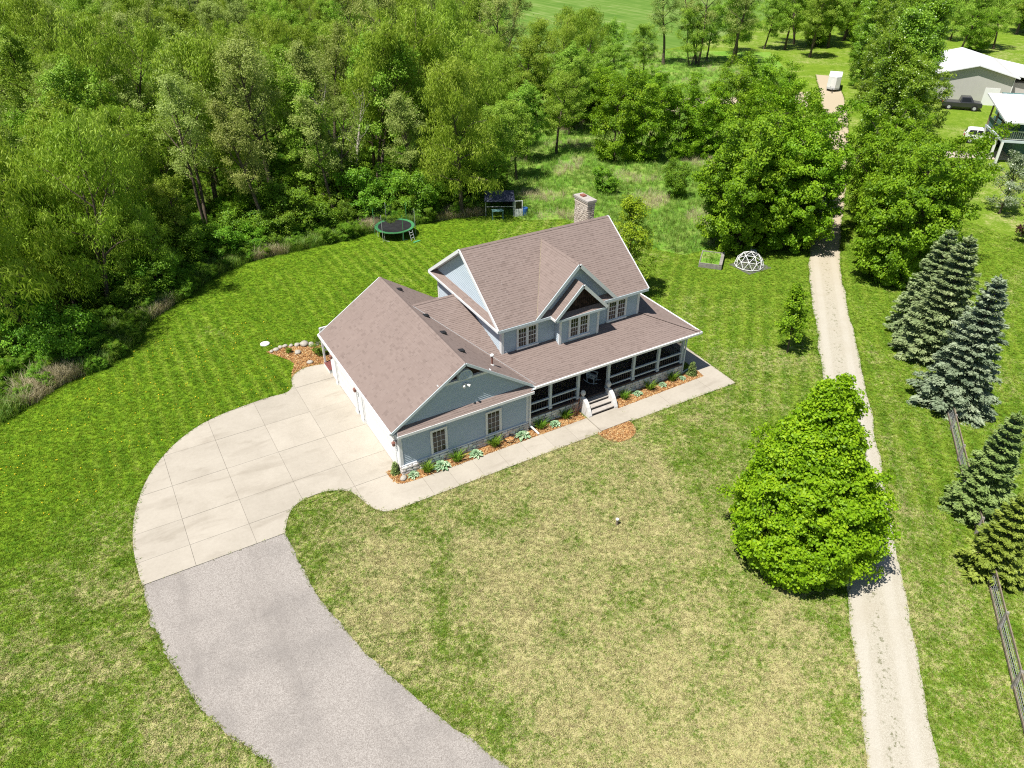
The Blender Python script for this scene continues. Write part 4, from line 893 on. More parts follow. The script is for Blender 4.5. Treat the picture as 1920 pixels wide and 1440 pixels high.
def broadleaf(seed, H, RX, clear=0.18, nprim=16, leaves=9000, L=0.24, W=0.15, crad=0.62, profile='oval', droop=0.0, narrow=False, upness=0.5, stems=1, per=None, trunk_r=None, lean=0.0, fill=0):
    """returns trunk tubes and (V,F,rnd) of a crown of leaf clumps hung on limbs"""
    g = np.random.default_rng(seed); T = Tubes(); clumps = []
    r0 = trunk_r or H*0.016
    for s_ in range(stems):
        az0 = g.uniform(0, 6.28); off = np.array([math.cos(az0), math.sin(az0), 0])*(0.25*(stems > 1))
        ld = unit(np.array([math.cos(az0)*(0.25 if stems > 1 else 0.04)+lean, math.sin(az0)*(0.25 if stems > 1 else 0.04), 1.0]))
        trunk = limb(g, off*0.6, ld, H*0.93, 9, 0.055, 0.02); tr = r0/(stems**0.5)*(1-np.linspace(0,1,10))**0.8 + 0.015
        trunk[0][2] = -0.1; tr[0] *= 1.35
        T.add(trunk, tr, 8)
        npb = max(5, nprim//stems)
        for i in range(npb):
            uu = (i+g.uniform(0,.8))/npb; uu = 1-(1-uu)**0.62 if profile in ('cone','egg') else uu; f = clear + (1-clear)*uu; f = min(f, 0.97)
            k = f*9; a = int(k); b0 = trunk[a]+(trunk[min(a+1,9)]-trunk[a])*(k-a)
            h = (f-clear)/(1-clear)
            if profile == 'oval': rad = RX*(0.35+0.65*math.sin(math.pi*min(1, 0.18+0.80*h)))
            elif profile == 'cone': rad = RX*(1.02-0.90*h)*(0.75+0.25*min(1,h*6))
            elif profile == 'egg': rad = RX*egg(h)
            elif profile == 'column': rad = RX*(0.55+0.45*math.sin(math.pi*(0.2+0.75*h)))
            else: rad = RX*(0.55+0.45*math.sin(math.pi*(0.05+0.7*h)))
            rad *= g.uniform(0.80, 0.98) if profile == 'egg' else g.uniform(0.72, 1.15); az = i*2.399+g.uniform(-.5,.5)
            el = R(12+48*upness*(0.4+h)); d = np.array([math.cos(az)*math.cos(el), math.sin(az)*math.cos(el), math.sin(el)])
            br = limb(g, b0, d, rad*1.08, 5, 0.13, 0.06-droop*0.2); bt = max(0.02, r0*0.42*(1-0.6*f))
            T.add(br, bt*(1-np.linspace(0,1,6))**0.9+0.008, 5)
            for q in (0.35, 0.5, 0.65, 0.8, 0.95, 1.0):
                kk = q*5; ia = min(int(kk),4); c0 = br[ia]+(br[ia+1]-br[ia])*(kk-ia)
                nt = 2 if q < 1 else 1
                for _ in range(nt):
                    sd = unit(g.normal(0,1,3)*np.array([1,1,.55]) + d*0.5 + np.array([0,0,.25-droop])); sl = rad*g.uniform(.18,.38)*(1.15-0.4*q)*(0.6 if profile == 'egg' else 1)
                    tip = c0+sd*sl
                    if g.random() < 0.6: T.add(np.array([c0,(c0+tip)/2+g.normal(0,.05,3),tip]), [0.014,0.010,0.004], 4)
                    clumps.append((tip, crad*g.uniform(.65,1.3), h, d))
        clumps.append((trunk[-1], crad*0.8, 1.0, np.array([0,0,1.0])))
        clumps.append((trunk[-2], crad, 1.0, np.array([0,0,1.0])))
    k_ = 0
    while k_ < fill:   # twigs that close the outer shell of the crown
        h = g.random(); pr = {'oval': 0.35+0.65*math.sin(math.pi*min(1, 0.18+0.80*h)), 'cone': (1.02-0.90*h)*(0.75+0.25*min(1,h*6)), 'column': 0.55+0.45*math.sin(math.pi*(0.2+0.75*h)), 'egg': egg(h)}.get(profile, 0.55+0.45*math.sin(math.pi*(0.05+0.7*h)))
        if h > 0.9: pr *= math.sqrt(max(0.0, 1-((h-0.9)/0.1)**2))*0.9+0.1
        if g.random() > pr+0.15: continue
        az = g.uniform(0,6.28); la = 0.4 if profile == 'egg' else 1.0; lump = 0.90+la*(0.09*math.sin(az*3+h*9+seed)+0.07*math.sin(az*7-h*15)); q = RX*pr*g.uniform(.76,1.02)*lump; z_ = H*(clear+(0.97-clear)*h)
        d = np.array([math.cos(az), math.sin(az), 0.2]); clumps.append((np.array([q*math.cos(az), q*math.sin(az), z_]), crad*g.uniform(.6,1.15), h, d)); k_ += 1
    n = max(6, leaves//len(clumps)); Vs=[]; Cs=[]; Ds=[]; Ns=[]; Rn=[]; Ls=[]; Ws=[]
    axis = np.array([0,0,H*0.5])
    for (c, cr, h, d) in clumps:
        k = int(n*(0.6+0.8*g.random())); p = unit(g.normal(0,1,(k,3)))*(g.random((k,1))**0.45)*cr; p[:,2] *= 0.62
        if droop: p[:,2] -= np.abs(g.normal(0,1,k))*cr*droop*0.9
        out = unit(p*0.7 + (c-axis)*np.array([1,1,.35])/max(RX,1)*0.6 + np.array([0,0,0.55]))
        N = unit(out + g.normal(0,.55,(k,3)))
        D = unit(np.cross(N, g.normal(0,1,(k,3))))
        if droop: D = unit(D*(1-droop*0.75) + np.array([0,0,-1.0])*droop + unit(p)*0.25)
        cv = g.normal(0.5, 0.17)
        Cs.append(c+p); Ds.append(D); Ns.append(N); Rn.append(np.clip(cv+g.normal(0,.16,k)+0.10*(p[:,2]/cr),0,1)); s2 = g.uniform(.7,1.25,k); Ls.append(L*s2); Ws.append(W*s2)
    V, F = leaf_quads(np.concatenate(Cs), np.concatenate(Ds), np.concatenate(Ns), np.concatenate(Ls), np.concatenate(Ws))
    return T, V, F, np.concatenate(Rn)
def plant_tree(name, parts, leafmat, barkmat=None):
    """an unplaced prototype: (trunk object, crown object)"""
    T, V, F, rn = parts
    return (T.build('trunk', barkmat or MAT_BARK, linkit=False), mesh_np('crown', V, F, leafmat, attrs={'rnd': rn}, linkit=False), name)
def put_tree(proto, x, y, s=1.0, rz=None, label='', cat='tree', group=None, sz=None, tilt=(0,0)):
    tr, cr, name = proto; o = bpy.data.objects.new(name, None); o.empty_display_size = 0.3
    o.location = (x, y, 0); o.rotation_euler = (tilt[0], tilt[1], random.uniform(0, 6.28) if rz is None else rz); o.scale = (s, s, s*(sz or 1))
    COL.objects.link(o); tag(o, label, cat, group)
    if tr is not None:
        a = bpy.data.objects.new('trunk', tr.data); link(a, o)
    b = bpy.data.objects.new('crown', cr.data); link(b, o)
    return o
def conifer(seed, H, RX, whorls=24, dens=1.0, L=0.20, W=0.085, clear=0.03, shape=0.9):
    g = np.random.default_rng(seed); T = Tubes()
    T.add(np.array([[0,0,-.1],[0,0,H*.5],[0,0,H*.98]]), [H*0.018,H*0.010,0.01], 8)
    Cs=[]; Ds=[]; Ns=[]; Rn=[]; Ls=[]
    for i in range(whorls):
        f = clear+(1-clear)*(i/whorls); z = H*f; rad = RX*(1-f)**shape*g.uniform(.9,1.06)+0.10
        nb = int(7+6*(1-f)); a0 = g.uniform(0,6.28)
        for j in range(nb):
            az = a0+j*2*math.pi/nb+g.uniform(-.2,.2); rl = rad*g.uniform(.78,1.12); pitch = R(-8+26*f+g.uniform(-5,5))
            d = np.array([math.cos(az)*math.cos(pitch), math.sin(az)*math.cos(pitch), math.sin(pitch)]); p0 = np.array([0,0,z])
            T.add(np.array([p0, p0+d*rl*.6, p0+d*rl*.95+np.array([0,0,.03])]), [0.022*(1-f)+.008,.010,.003], 3)
            side = np.array([-math.sin(az), math.cos(az), 0]); cv = g.normal(.5,.15)
            k = int((20+75*rl)*dens); u_ = 0.18+0.84*g.random(k)**0.75
            sp = np.minimum((1.04-u_)*rl*0.62+0.10, 0.20+0.30*rl*u_); t_ = g.uniform(-1,1,k); c = p0+d*(u_*rl)[:,None]+side*(t_*sp)[:,None]+np.array([0,0,1.0])*(g.normal(0,.045,k)-0.05*np.abs(t_)+0.05*u_)[:,None]
            D = unit(d*0.9+side*(t_*0.9)[:,None]+g.normal(0,.28,(k,3))); N = unit(np.array([0,0,1.0])+d*0.25+g.normal(0,.38,(k,3)))
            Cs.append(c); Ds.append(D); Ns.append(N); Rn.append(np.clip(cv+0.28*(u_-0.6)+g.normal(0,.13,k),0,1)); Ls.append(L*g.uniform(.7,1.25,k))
    top = np.array([[0,0,H*(0.93+0.07*k/40)] for k in range(40)]); Cs.append(top+g.normal(0,.03,(40,3))); Ds.append(unit(g.normal(0,.5,(40,3))+[0,0,1.0])); Ns.append(unit(g.normal(0,1,(40,3)))); Rn.append(np.full(40,.6)); Ls.append(np.full(40,L))
    Ls = np.concatenate(Ls); V, F = leaf_quads(np.concatenate(Cs), np.concatenate(Ds), np.concatenate(Ns), Ls, Ls*W/L)
    return T, V, F, np.concatenate(Rn)

# prototypes
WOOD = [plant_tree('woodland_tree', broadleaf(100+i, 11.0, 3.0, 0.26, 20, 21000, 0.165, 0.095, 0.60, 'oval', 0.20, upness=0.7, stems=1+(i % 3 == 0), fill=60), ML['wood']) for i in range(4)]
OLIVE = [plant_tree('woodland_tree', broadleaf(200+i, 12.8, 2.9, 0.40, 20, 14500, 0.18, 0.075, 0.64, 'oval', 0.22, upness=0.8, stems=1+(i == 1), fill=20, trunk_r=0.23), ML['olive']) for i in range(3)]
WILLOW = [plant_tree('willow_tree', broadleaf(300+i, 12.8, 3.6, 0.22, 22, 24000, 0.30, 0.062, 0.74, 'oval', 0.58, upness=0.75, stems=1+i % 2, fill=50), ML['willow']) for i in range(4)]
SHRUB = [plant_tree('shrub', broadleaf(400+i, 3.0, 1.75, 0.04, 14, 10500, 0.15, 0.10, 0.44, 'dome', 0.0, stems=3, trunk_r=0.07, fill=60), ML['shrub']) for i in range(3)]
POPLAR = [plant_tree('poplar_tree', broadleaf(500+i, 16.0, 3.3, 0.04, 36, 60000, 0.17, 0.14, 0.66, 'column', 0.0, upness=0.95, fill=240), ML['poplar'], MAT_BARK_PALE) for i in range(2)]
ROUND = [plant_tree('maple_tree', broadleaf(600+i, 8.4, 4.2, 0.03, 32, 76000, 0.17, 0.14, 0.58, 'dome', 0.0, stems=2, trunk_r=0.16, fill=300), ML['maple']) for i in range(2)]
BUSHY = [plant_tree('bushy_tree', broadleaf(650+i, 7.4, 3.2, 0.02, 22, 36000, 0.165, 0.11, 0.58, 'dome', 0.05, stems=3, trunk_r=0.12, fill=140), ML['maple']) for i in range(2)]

# the wood behind the lawn: trees one can tell apart
cand = []
tries = 0
wp = np.array([(random.uniform(-45,110), random.uniform(14,215)) for _ in range(26000)])
ok = in_poly(wp, wood_poly) & in_sight(wp, 1.10, 6.0)
ed = dist_line(wp, wood_edge)
keep = []
pts = np.zeros((0,2))
for i in np.where(ok)[0]:
    p = wp[i]
    dcam = math.hypot(p[0]-CAM[0], p[1]-CAM[1]); sp = 3.7 + max(0, dcam-55)*0.042
    if ed[i] < 2.8 or (p[0] < -12 and ed[i] < 4.5): continue
    if len(pts) and np.min(np.hypot(pts[:,0]-p[0], pts[:,1]-p[1])) < sp: continue
    # room for the trees set by hand
    if any(math.hypot(p[0]-hx, p[1]-hy) < 3.0 for hx, hy in ((20.6,34.6),(9.4,37.2),(-8.9,38.8),(12.5,40.5),(30.5,39.5))): continue
    if math.hypot(p[0]-12.8, p[1]-32.6) < 4.2 or math.hypot(p[0]-24.2, p[1]-32.0) < 3.6: continue
    pts = np.vstack([pts, p]); keep.append((p, ed[i]))
random.shuffle(keep)
KIND = [('yellow-green leafy tree standing in the dense wood behind the lawn', WOOD), ('sparse olive tree with bare limbs showing in the dense wood', OLIVE), ('feathery drooping pale green willow in the dense wood', WILLOW)]
for p, e in keep:
    k = random.choices((0,1,2), (0.34,0.27,0.39))[0]; s = random.uniform(0.76,1.28)
    if e < 5: s *= 0.80
    dc_ = math.hypot(p[0]-CAM[0], p[1]-CAM[1]); side = (p[0]-CAM[0])*_cy-(p[1]-CAM[1])*_sy; fwd_ = (p[0]-CAM[0])*_sy+(p[1]-CAM[1])*_cy; q_ = side/fwd_
    where = 'above the wood\'s near corner' if q_ < -0.42 else ('left of the trampoline' if q_ < -0.17 else ('above the trampoline' if q_ < 0.0 else 'near the meadow'))
    rank = 'in the front rank' if e < 7 else ('at middle depth' if dc_ < 105 else 'far back')
    lab = ('leafy yellow-green tree', 'sparse olive tree with bare limbs', 'feathery drooping pale willow')[k]+' '+rank+' '+where
    put_tree(random.choice(KIND[k][1]), p[0], p[1], s, label=lab, group='trees of the dense wood', sz=random.uniform(.9,1.2), tilt=(random.gauss(0,.07), random.gauss(0,.07)))
NWOOD = len(keep)
put_tree(WILLOW[0], 20.4, 32.9, 1.05, 0.4, label='tall feathery willow leaning over the dark tarp shelter', sz=1.08)
put_tree(OLIVE[1], 9.4, 37.2, 0.92, 1.0, label='grey-green twiggy tree right behind the trampoline')
put_tree(WILLOW[1], -8.9, 38.8, 0.95, 2.0, label='broad pale willow bulging out of the wood edge')
put_tree(WILLOW[2], -14.0, 30.5, 0.72, 2.6, label='low spreading willow at the near corner of the wood')
put_tree(WOOD[1], 30.5, 39.5, 0.78, 0.7, label='leafy green tree with bare grey trunk beside the meadow')
for i, (x, y, s, k, lb) in enumerate([(34.8,44.5,.80,0,'bright leafy tree at the meadow end of the wood'),(39.6,45.4,.85,1,'bright leafy tree with thin trunk standing out into the meadow'),(45.5,51.5,.9,2,'feathery tree behind the meadow clearing'),(49.5,56.0,.9,0,'leafy tree at the back of the meadow clearing'),(51.5,64.0,1.0,3,'pale willow at the far end of the clearing'),(57.2,60.4,.8,1,'leafy tree between the clearing and the gravel spur'),(64.5,76.0,1.0,2,'leafy tree halfway to the hay field'),(69.5,73.2,.85,0,'leafy tree just before the hay field'),(74.5,72.5,.8,1,'leafy tree left of the half-bare trees'),(60.0,70.0,.95,3,'willow halfway to the hay field'),(42.5,58.5,1.0,1,'leafy tree deep behind the clearing')]):
    put_tree((WOOD[0],WOOD[1],WOOD[2],WILLOW[3])[k], x, y, s, label=lb)
# dead pale trunk in the wood
def bare_tree(seed, H, stems=2, r0=0.16, spread=0.25, nb=12):
    g = np.random.default_rng(seed); T = Tubes()
    for s_ in range(stems):
        az = s_*6.28/stems+g.uniform(0,1); tk = limb(g, (0.15*math.cos(az),0.15*math.sin(az),0), (math.cos(az)*.12,math.sin(az)*.12,1), H, 8, .06, .02); tk[0][2] = -.1
        T.add(tk, r0*(1-np.linspace(0,1,9))**.7+.012, 7)
        for i in range(nb):
            f = g.uniform(.3,.97)*8; a = min(int(f),7); c0 = tk[a]+(tk[a+1]-tk[a])*(f-a); az2 = g.uniform(0,6.28); b = limb(g, c0, (math.cos(az2)*.7,math.sin(az2)*.7,.75), H*spread*g.uniform(.4,1), 4, .2, .08)
            T.add(b, [.045,.032,.022,.013,.005], 5)
            for q in range(3): T.add(np.array([b[2+q//2], b[2+q//2]+g.normal(0,.35,3)+[0,0,.25], b[2+q//2]+g.normal(0,.5,3)+[0,0,.6]]), [.014,.009,.003], 3)
    return T
bt = thing('dead_tree', (12.6,40.6,0), 'bare pale dead tree with forked trunks inside the wood', 'tree'); bare_tree(31, 10.5, 2, 0.2).build('trunk', MAT_BARK_PALE, bt)
for i, (x, y, h, lb) in enumerate([(86,81,13,'tall half-bare tree at the field edge beside the hay field'),(91,77.5,14,'tall half-bare tree with forked black limbs at the field edge'),(97,75,13.5,'tall thin half-bare tree nearest the gravel spur')]):
    o = put_tree(OLIVE[i], x, y, h/12.0, label=lb)
# edge shrubs along the lawn
el = smooth_line(wood_edge[2:], 6); el = np.array(el)
seg = np.linalg.norm(np.diff(el, axis=0), axis=1); cum = np.concatenate([[0], np.cumsum(seg)]); dpos = 0.6; sh = []
while dpos < cum[-1]-1:
    x = np.interp(dpos, cum, el[:,0]); y = np.interp(dpos, cum, el[:,1]); i = min(np.searchsorted(cum, dpos), len(el)-1); tv = el[i]-el[i-1]; nv = np.array([-tv[1], tv[0]])/max(np.linalg.norm(tv),1e-6)
    o_ = random.uniform(1.7, 3.4); sh.append((x+nv[0]*o_, y+nv[1]*o_, random.uniform(.55,1.15)))
    if random.random() < 0.85: o2 = o_+random.uniform(1.8,3.4); sh.append((x+nv[0]*o2+random.uniform(-1,1), y+nv[1]*o2, random.uniform(.8,1.5)))
    dpos += random.uniform(1.2, 2.3)
for x, y, s in sh:
    if math.hypot(x-12.8, y-31.9) < 3.4 or math.hypot(x-24.2, y-31.4) < 2.9 or math.hypot(x+13.9, y-25.4) < 2.3 or (x < -12.5 and random.random() < .55): continue
    put_tree(random.choice(SHRUB), x, y, s, label='bright green shrub in the edge thicket '+('at the near corner of the wood' if x < -9 else ('left of the trampoline' if x < 9 else ('between trampoline and tarp shelter' if x < 22 else 'behind the tarp shelter'))), cat='shrub', group='shrubs along the wood edge', sz=random.uniform(.75,1.15))
# trees and shrubs that stand on their own
FG = plant_tree('maple_tree', broadleaf(771, 10.3, 3.75, 0.03, 64, 150000, 0.135, 0.11, 0.40, 'egg', 0.0, upness=0.40, trunk_r=0.17, fill=1300), ML['limemaple'])
put_tree(FG, 14.35, -15.05, 1.0, 0.6, label='bright lime-green maple beside the gravel lane on the front lawn', tilt=(-0.079,-0.0375))
put_tree(ROUND[0], 38.6, 13.6, 0.98, 0.3, label='round dark green maple right behind the raised bed', sz=1.15)
put_tree(ROUND[1], 42.2, 11.7, 1.0, 2.9, label='round maple right behind the climbing dome', sz=1.15)
put_tree(ROUND[0], 44.6, 17.2, 1.02, 4.1, label='tall maple at the back of the dome maples', sz=1.1)
put_tree(ROUND[1], 48.6, 17.9, 0.96, 1.9, label='maple overhanging the lane behind the dome maples', sz=0.98)
put_tree(ROUND[1], 44.6, 2.6, 0.98, 0.9, label='round dense maple across the lane, behind the blue spruces', sz=1.12)
put_tree(ROUND[0], 48.4, 5.4, 0.86, 2.2, label='dense maple across the lane, behind the spruce-side maple', sz=1.15)
put_tree(ROUND[1], 54.8, 11.2, 0.9, 4.0, label='dense maple at the lane edge in front of the poplars', sz=1.1)
put_tree(ROUND[0], 51.2, 8.2, 0.78, 5.0, label='smaller maple between the round maple and the lane-edge maple', sz=1.1)
for i, (x, y, s) in enumerate([(62.5,17.6,.90),(67.2,21.0,1.0),(68.0,18.4,.76),(75.5,26.0,1.0),(83.5,31.0,1.02),(88.5,36.0,1.0),(94.0,42.6,.95),(101.5,50.2,1.0),(112,57.5,1.1),(121,64,1.1)]):
    put_tree(POPLAR[i % 2], x, y, s, label='tall green poplar, '+('first','second','third','fourth','fifth','sixth','seventh','eighth','ninth','tenth','eleventh')[i]+' of the row going away past the white barn', group='poplars along the lane')
for i, (x, y, s, lb) in enumerate([(44.0,39.9,1.0,'bushy green tree at the near end of the meadow thicket'),(47.0,38.2,.95,'bushy tree second from the near end of the meadow thicket'),(51.6,36.9,.92,'bushy tree beside the small open pocket of the meadow'),(55.0,36.4,.9,'bushy tree right of the open meadow pocket'),(60.4,37.0,1.05,'bushy tree in the thicket behind the round maples'),(65.0,36.6,1.1,'bushy tree in the middle of the lane thicket'),(68.6,37.8,.85,'bushy tree in the lane thicket next to the gravel')]):
    put_tree(BUSHY[i % 2], x, y, s, label=lb, sz=random.uniform(.95,1.15))
for i in range(14):
    x, y = 50+random.uniform(-8,10), 56+random.uniform(-6,10)
    put_tree(random.choice(BUSHY), x, y, random.uniform(.55,.95), label='small leafy tree in the scrub before the hay field', group='scrub before the hay field')
row = [(90+i*5.6+random.uniform(-1.5,1.5), 78+ (i*1.2) - (i*i)*0.10 + random.uniform(-3,3)) for i in range(14)]
for x, y in row:
    put_tree(random.choice(WOOD+WILLOW), x, y, random.uniform(.85,1.2), label='leafy tree in the row behind the white trailer', group='trees behind the trailer')
for i in range(26):
    x = random.uniform(106,190); y = 62+ (x-106)*0.05 + random.uniform(-6,22)
    put_tree(random.choice(WOOD+BUSHY), x, y, random.uniform(.9,1.35), label='leafy tree in the belt behind the white barn', group='trees behind the barn')
put_tree(plant_tree('locust_tree', broadleaf(812, 8.0, 2.1, 0.08, 26, 10500, 0.16, 0.09, 0.42, 'oval', 0.1, upness=0.8, fill=70), ML['locust']), 23.5, 10.9, 1.0, 0.5, label='airy yellow-green young tree standing right beside the house')
put_tree(plant_tree('sapling', broadleaf(813, 4.8, 1.05, 0.28, 15, 6500, 0.14, 0.10, 0.30, 'oval', 0.0, upness=0.9, trunk_r=0.045, fill=40), ML['maple']), 28.2, -1.55, 1.0, 0.5, label='slender sapling on the side lawn next to the lane')
put_tree(SHRUB[0], 36.5, 31.0, 0.78, label='rounded dark shrub in the meadow behind the chimney', cat='shrub', sz=.9)
put_tree(SHRUB[1], 41.9, 26.2, 0.72, label='upright dark green shrub alone in the middle of the meadow', cat='shrub', sz=1.5)
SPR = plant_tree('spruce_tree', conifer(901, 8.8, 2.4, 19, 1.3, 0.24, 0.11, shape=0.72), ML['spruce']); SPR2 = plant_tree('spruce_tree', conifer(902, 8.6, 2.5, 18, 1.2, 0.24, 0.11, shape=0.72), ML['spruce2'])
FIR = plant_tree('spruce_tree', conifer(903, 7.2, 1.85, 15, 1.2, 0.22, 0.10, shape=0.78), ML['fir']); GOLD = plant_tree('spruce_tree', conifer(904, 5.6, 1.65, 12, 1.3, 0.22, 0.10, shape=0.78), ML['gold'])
put_tree(SPR, 32.3, -11.0, 1.0, 0.2, label='blue spruce standing over the end of the rail fence')
put_tree(SPR2, 36.4, -6.6, 1.02, 1.2, label='larger grey-green spruce between the fence spruce and the maple')
put_tree(SPR2, 38.6, -4.2, 0.92, 2.1, label='grey-green spruce partly hidden behind the larger one')
put_tree(FIR, 24.3, -17.6, 0.90, 0.3, label='dark green spruce growing through the middle of the fence')
put_tree(GOLD, 21.0, -20.4, 0.90, 1.7, label='small yellow-green spruce on the fence in front of the dark spruce')
for x, y, h, lb in ((77.7,98.5,.55,'darker small spruce at the field corner'),(82.0,97.0,.47,'smaller spruce next to the darker field-corner spruce')):
    put_tree(FIR, x, y, h*1.25, label=lb)
put_tree(plant_tree('silver_tree', broadleaf(821, 5.4, 1.75, 0.10, 16, 6500, 0.17, 0.08, 0.42, 'oval', 0.1), ML['silver']), 66.6, 6.6, 1.05, label='silvery-leaved small tree on the neighbour\'s lawn')
put_tree(plant_tree('blossom_tree', broadleaf(822, 3.6, 1.8, 0.15, 14, 4200, 0.16, 0.10, 0.42, 'dome', 0.1), ML['blossom']), 70.3, 3.6, 1.0, label='white-flowering small tree by the neighbour\'s deck')
put_tree(plant_tree('purple_tree', broadleaf(823, 4.2, 1.7, 0.2, 14, 4200, 0.16, 0.12, 0.42, 'oval', 0.0), ML['purple']), 62.0, 1.2, 1.0, label='dark purple-leaved small tree on the neighbour\'s lawn')

# ---- scattered blades, weeds and chips: points on the ground, one small mesh stood on each
def scatter(name, pts, protos, smin, smax, kind='stuff', label=None, cat=None, seed=1, z=0.0, tilt=0.25, mask=None):
    me = bpy.data.meshes.new(name); P = np.column_stack([pts, np.full(len(pts), z)]).astype(np.float32) if pts.shape[1] == 2 else pts.astype(np.float32)
    me.vertices.add(len(P)); me.vertices.foreach_set('co', P.ravel()); me.update()
    o = bpy.data.objects.new(name, me); link(o); tag(o, label, cat, None, kind)
    colx = bpy.data.collections.new(name+'_kinds')
    for q in protos: colx.objects.link(q)
    ng = bpy.data.node_groups.new(name+'_scatter', 'GeometryNodeTree')
    ng.interface.new_socket('Geometry', in_out='INPUT', socket_type='NodeSocketGeometry'); ng.interface.new_socket('Geometry', in_out='OUTPUT', socket_type='NodeSocketGeometry')
    N = ng.nodes; gi = N.new('NodeGroupInput'); go = N.new('NodeGroupOutput'); ip = N.new('GeometryNodeInstanceOnPoints'); ci = N.new('GeometryNodeCollectionInfo')
    ci.inputs['Collection'].default_value = colx; ci.inputs['Separate Children'].default_value = True; ci.inputs['Reset Children'].default_value = True
    mp = N.new('GeometryNodeMeshToPoints')
    rv = N.new('FunctionNodeRandomValue'); rv.data_type = 'FLOAT_VECTOR'; rv.inputs[0].default_value = (-tilt,-tilt,0); rv.inputs[1].default_value = (tilt,tilt,6.283); rv.inputs['Seed'].default_value = seed
    rs = N.new('FunctionNodeRandomValue'); rs.data_type = 'FLOAT'; rs.inputs[2].default_value = smin; rs.inputs[3].default_value = smax; rs.inputs['Seed'].default_value = seed+5
    ng.links.new(gi.outputs[0], mp.inputs['Mesh']); ng.links.new(mp.outputs[0], ip.inputs['Points']); ng.links.new(ci.outputs[0], ip.inputs['Instance']); ip.inputs['Pick Instance'].default_value = True
    ng.links.new(rv.outputs[0], ip.inputs['Rotation']); ng.links.new(rs.outputs[1], ip.inputs['Scale']); ng.links.new(ip.outputs[0], go.inputs[0])
    md = o.modifiers.new('scatter', 'NODES'); md.node_group = ng
    return o
def tuft(seed, n, h, spread, wid, mat, name='tuft', bend=0.6):
    g = np.random.default_rng(seed); V=[]; F=[]; b = 0
    for i in range(n):
        az = g.uniform(0,6.28); r = spread*g.random()**.7; bx, by = r*math.cos(az), r*math.sin(az); hh = h*g.uniform(.55,1.2); a2 = az+g.uniform(-1,1); ln = hh*bend*g.uniform(.3,1.2)
        sx, sy = -math.sin(a2+g.uniform(-.6,.6))*wid/2, math.cos(a2)*wid/2
        mx, my = bx+math.cos(a2)*ln*.35, by+math.sin(a2)*ln*.35; tx, ty = bx+math.cos(a2)*ln, by+math.sin(a2)*ln
        V += [(bx-sx,by-sy,0),(bx+sx,by+sy,0),(mx+sx*.8,my+sy*.8,hh*.65),(mx-sx*.8,my-sy*.8,hh*.65),(tx,ty,hh)]
        F += [(b,b+1,b+2,b+3),(b+3,b+2,b+4,b+4)]; b += 5
    me = bpy.data.meshes.new(name); me.from_pydata(V, [], [f if f[2] != f[3] else f[:3] for f in F]); me.materials.append(mat)
    a = me.attributes.new('rnd','FLOAT','FACE'); a.data.foreach_set('value', np.repeat(np.clip(g.normal(.5,.25,n),0,1),2).astype(np.float32)); me.update()
    return bpy.data.objects.new(name, me)
house_poly = [(-0.2,-0.1),(20.3,0.0),(20.3,9.2),(17.8,11),(9,12.8),(0,12.5)]
HARD = [drive_poly, walk_l_poly, walk_r_poly, pad_poly, asph_poly, lane_poly, bed_front_l, bed_front_r, bed_round, bed_back, house_poly, spur_poly]
def open_ground(P, pad=0.0):
    ok = np.ones(len(P), bool)
    for h in HARD: ok &= ~in_poly(P, h)
    return ok
def candidates(n, x0, x1, y0, y1, seed):
    g = np.random.default_rng(seed); return np.column_stack([g.uniform(x0,x1,n), g.uniform(y0,y1,n)])
# mown turf: near ground dense, thinning with distance
P = candidates(1150000, -34, 62, -36, 38, 21)
dc = np.hypot(P[:,0]-CAM[0], P[:,1]-CAM[1]); prob = np.clip(42/np.maximum(dc+8,1), 0.14, 1)**1.5
P = P[(np.random.default_rng(5).random(len(P)) < prob)]
P = P[in_sight(P, 1.04)]
P = P[open_ground(P) & ~in_poly(P, wood_poly) & ~in_poly(P, meadow_poly)]
scatter('lawn_grass', P, [tuft(s, 9, 0.052, 0.085, 0.020, MAT_BLADE, bend=1.0) for s in range(4)], 0.7, 1.45, label='short mown lawn grass around the house', cat='grass', seed=3)
# grass creeping over the edges of the drive, path and lane
edges = [OUT_L, OUT_R, al, ar, ll, lr, walk_l_poly[:2], walk_r_poly[:3], bed_round]
ep = []
g = np.random.default_rng(77)
for ln in edges:
    ln = np.array(ln); L_ = np.linalg.norm(np.diff(ln, axis=0), axis=1); tot = L_.sum(); n = int(tot*16); c = np.concatenate([[0],np.cumsum(L_)]); q = g.uniform(0,tot,n)
    ep.append(np.column_stack([np.interp(q,c,ln[:,0]), np.interp(q,c,ln[:,1])]) + g.normal(0,.055,(n,2)))
ep = np.concatenate(ep); ep = ep[in_sight(ep,1.04)]
scatter('edge_grass', ep, [tuft(40+s, 11, 0.085, 0.07, 0.018, MAT_BLADE, bend=.9) for s in range(3)], 0.6, 1.3, label='longer grass fringing the drive, path and lane edges', cat='grass', seed=9)
# dandelions
dp = candidates(1500, -24, -2, 6, 22, 31); dp = dp[in_sight(dp,1.02) & open_ground(dp) & ~in_poly(dp, wood_poly)]; gsel = np.random.default_rng(8).random(len(dp))
dp = dp[gsel < np.clip(0.5+0.5*np.sin(dp[:,0]*1.1)*np.cos(dp[:,1]*0.9),0,1)*0.5]
m = MB(); m.lathe([(0.002,0.06),(0.028,0.065),(0.022,0.08)], (0,0,0), 6); dd = m.build('dandelion', MAT_YELLOW, None, linkit=False)
scatter('dandelions', dp, [dd], 0.7, 1.5, label='yellow dandelions dotted over the lawn beside the drive', cat='flowers', seed=13)
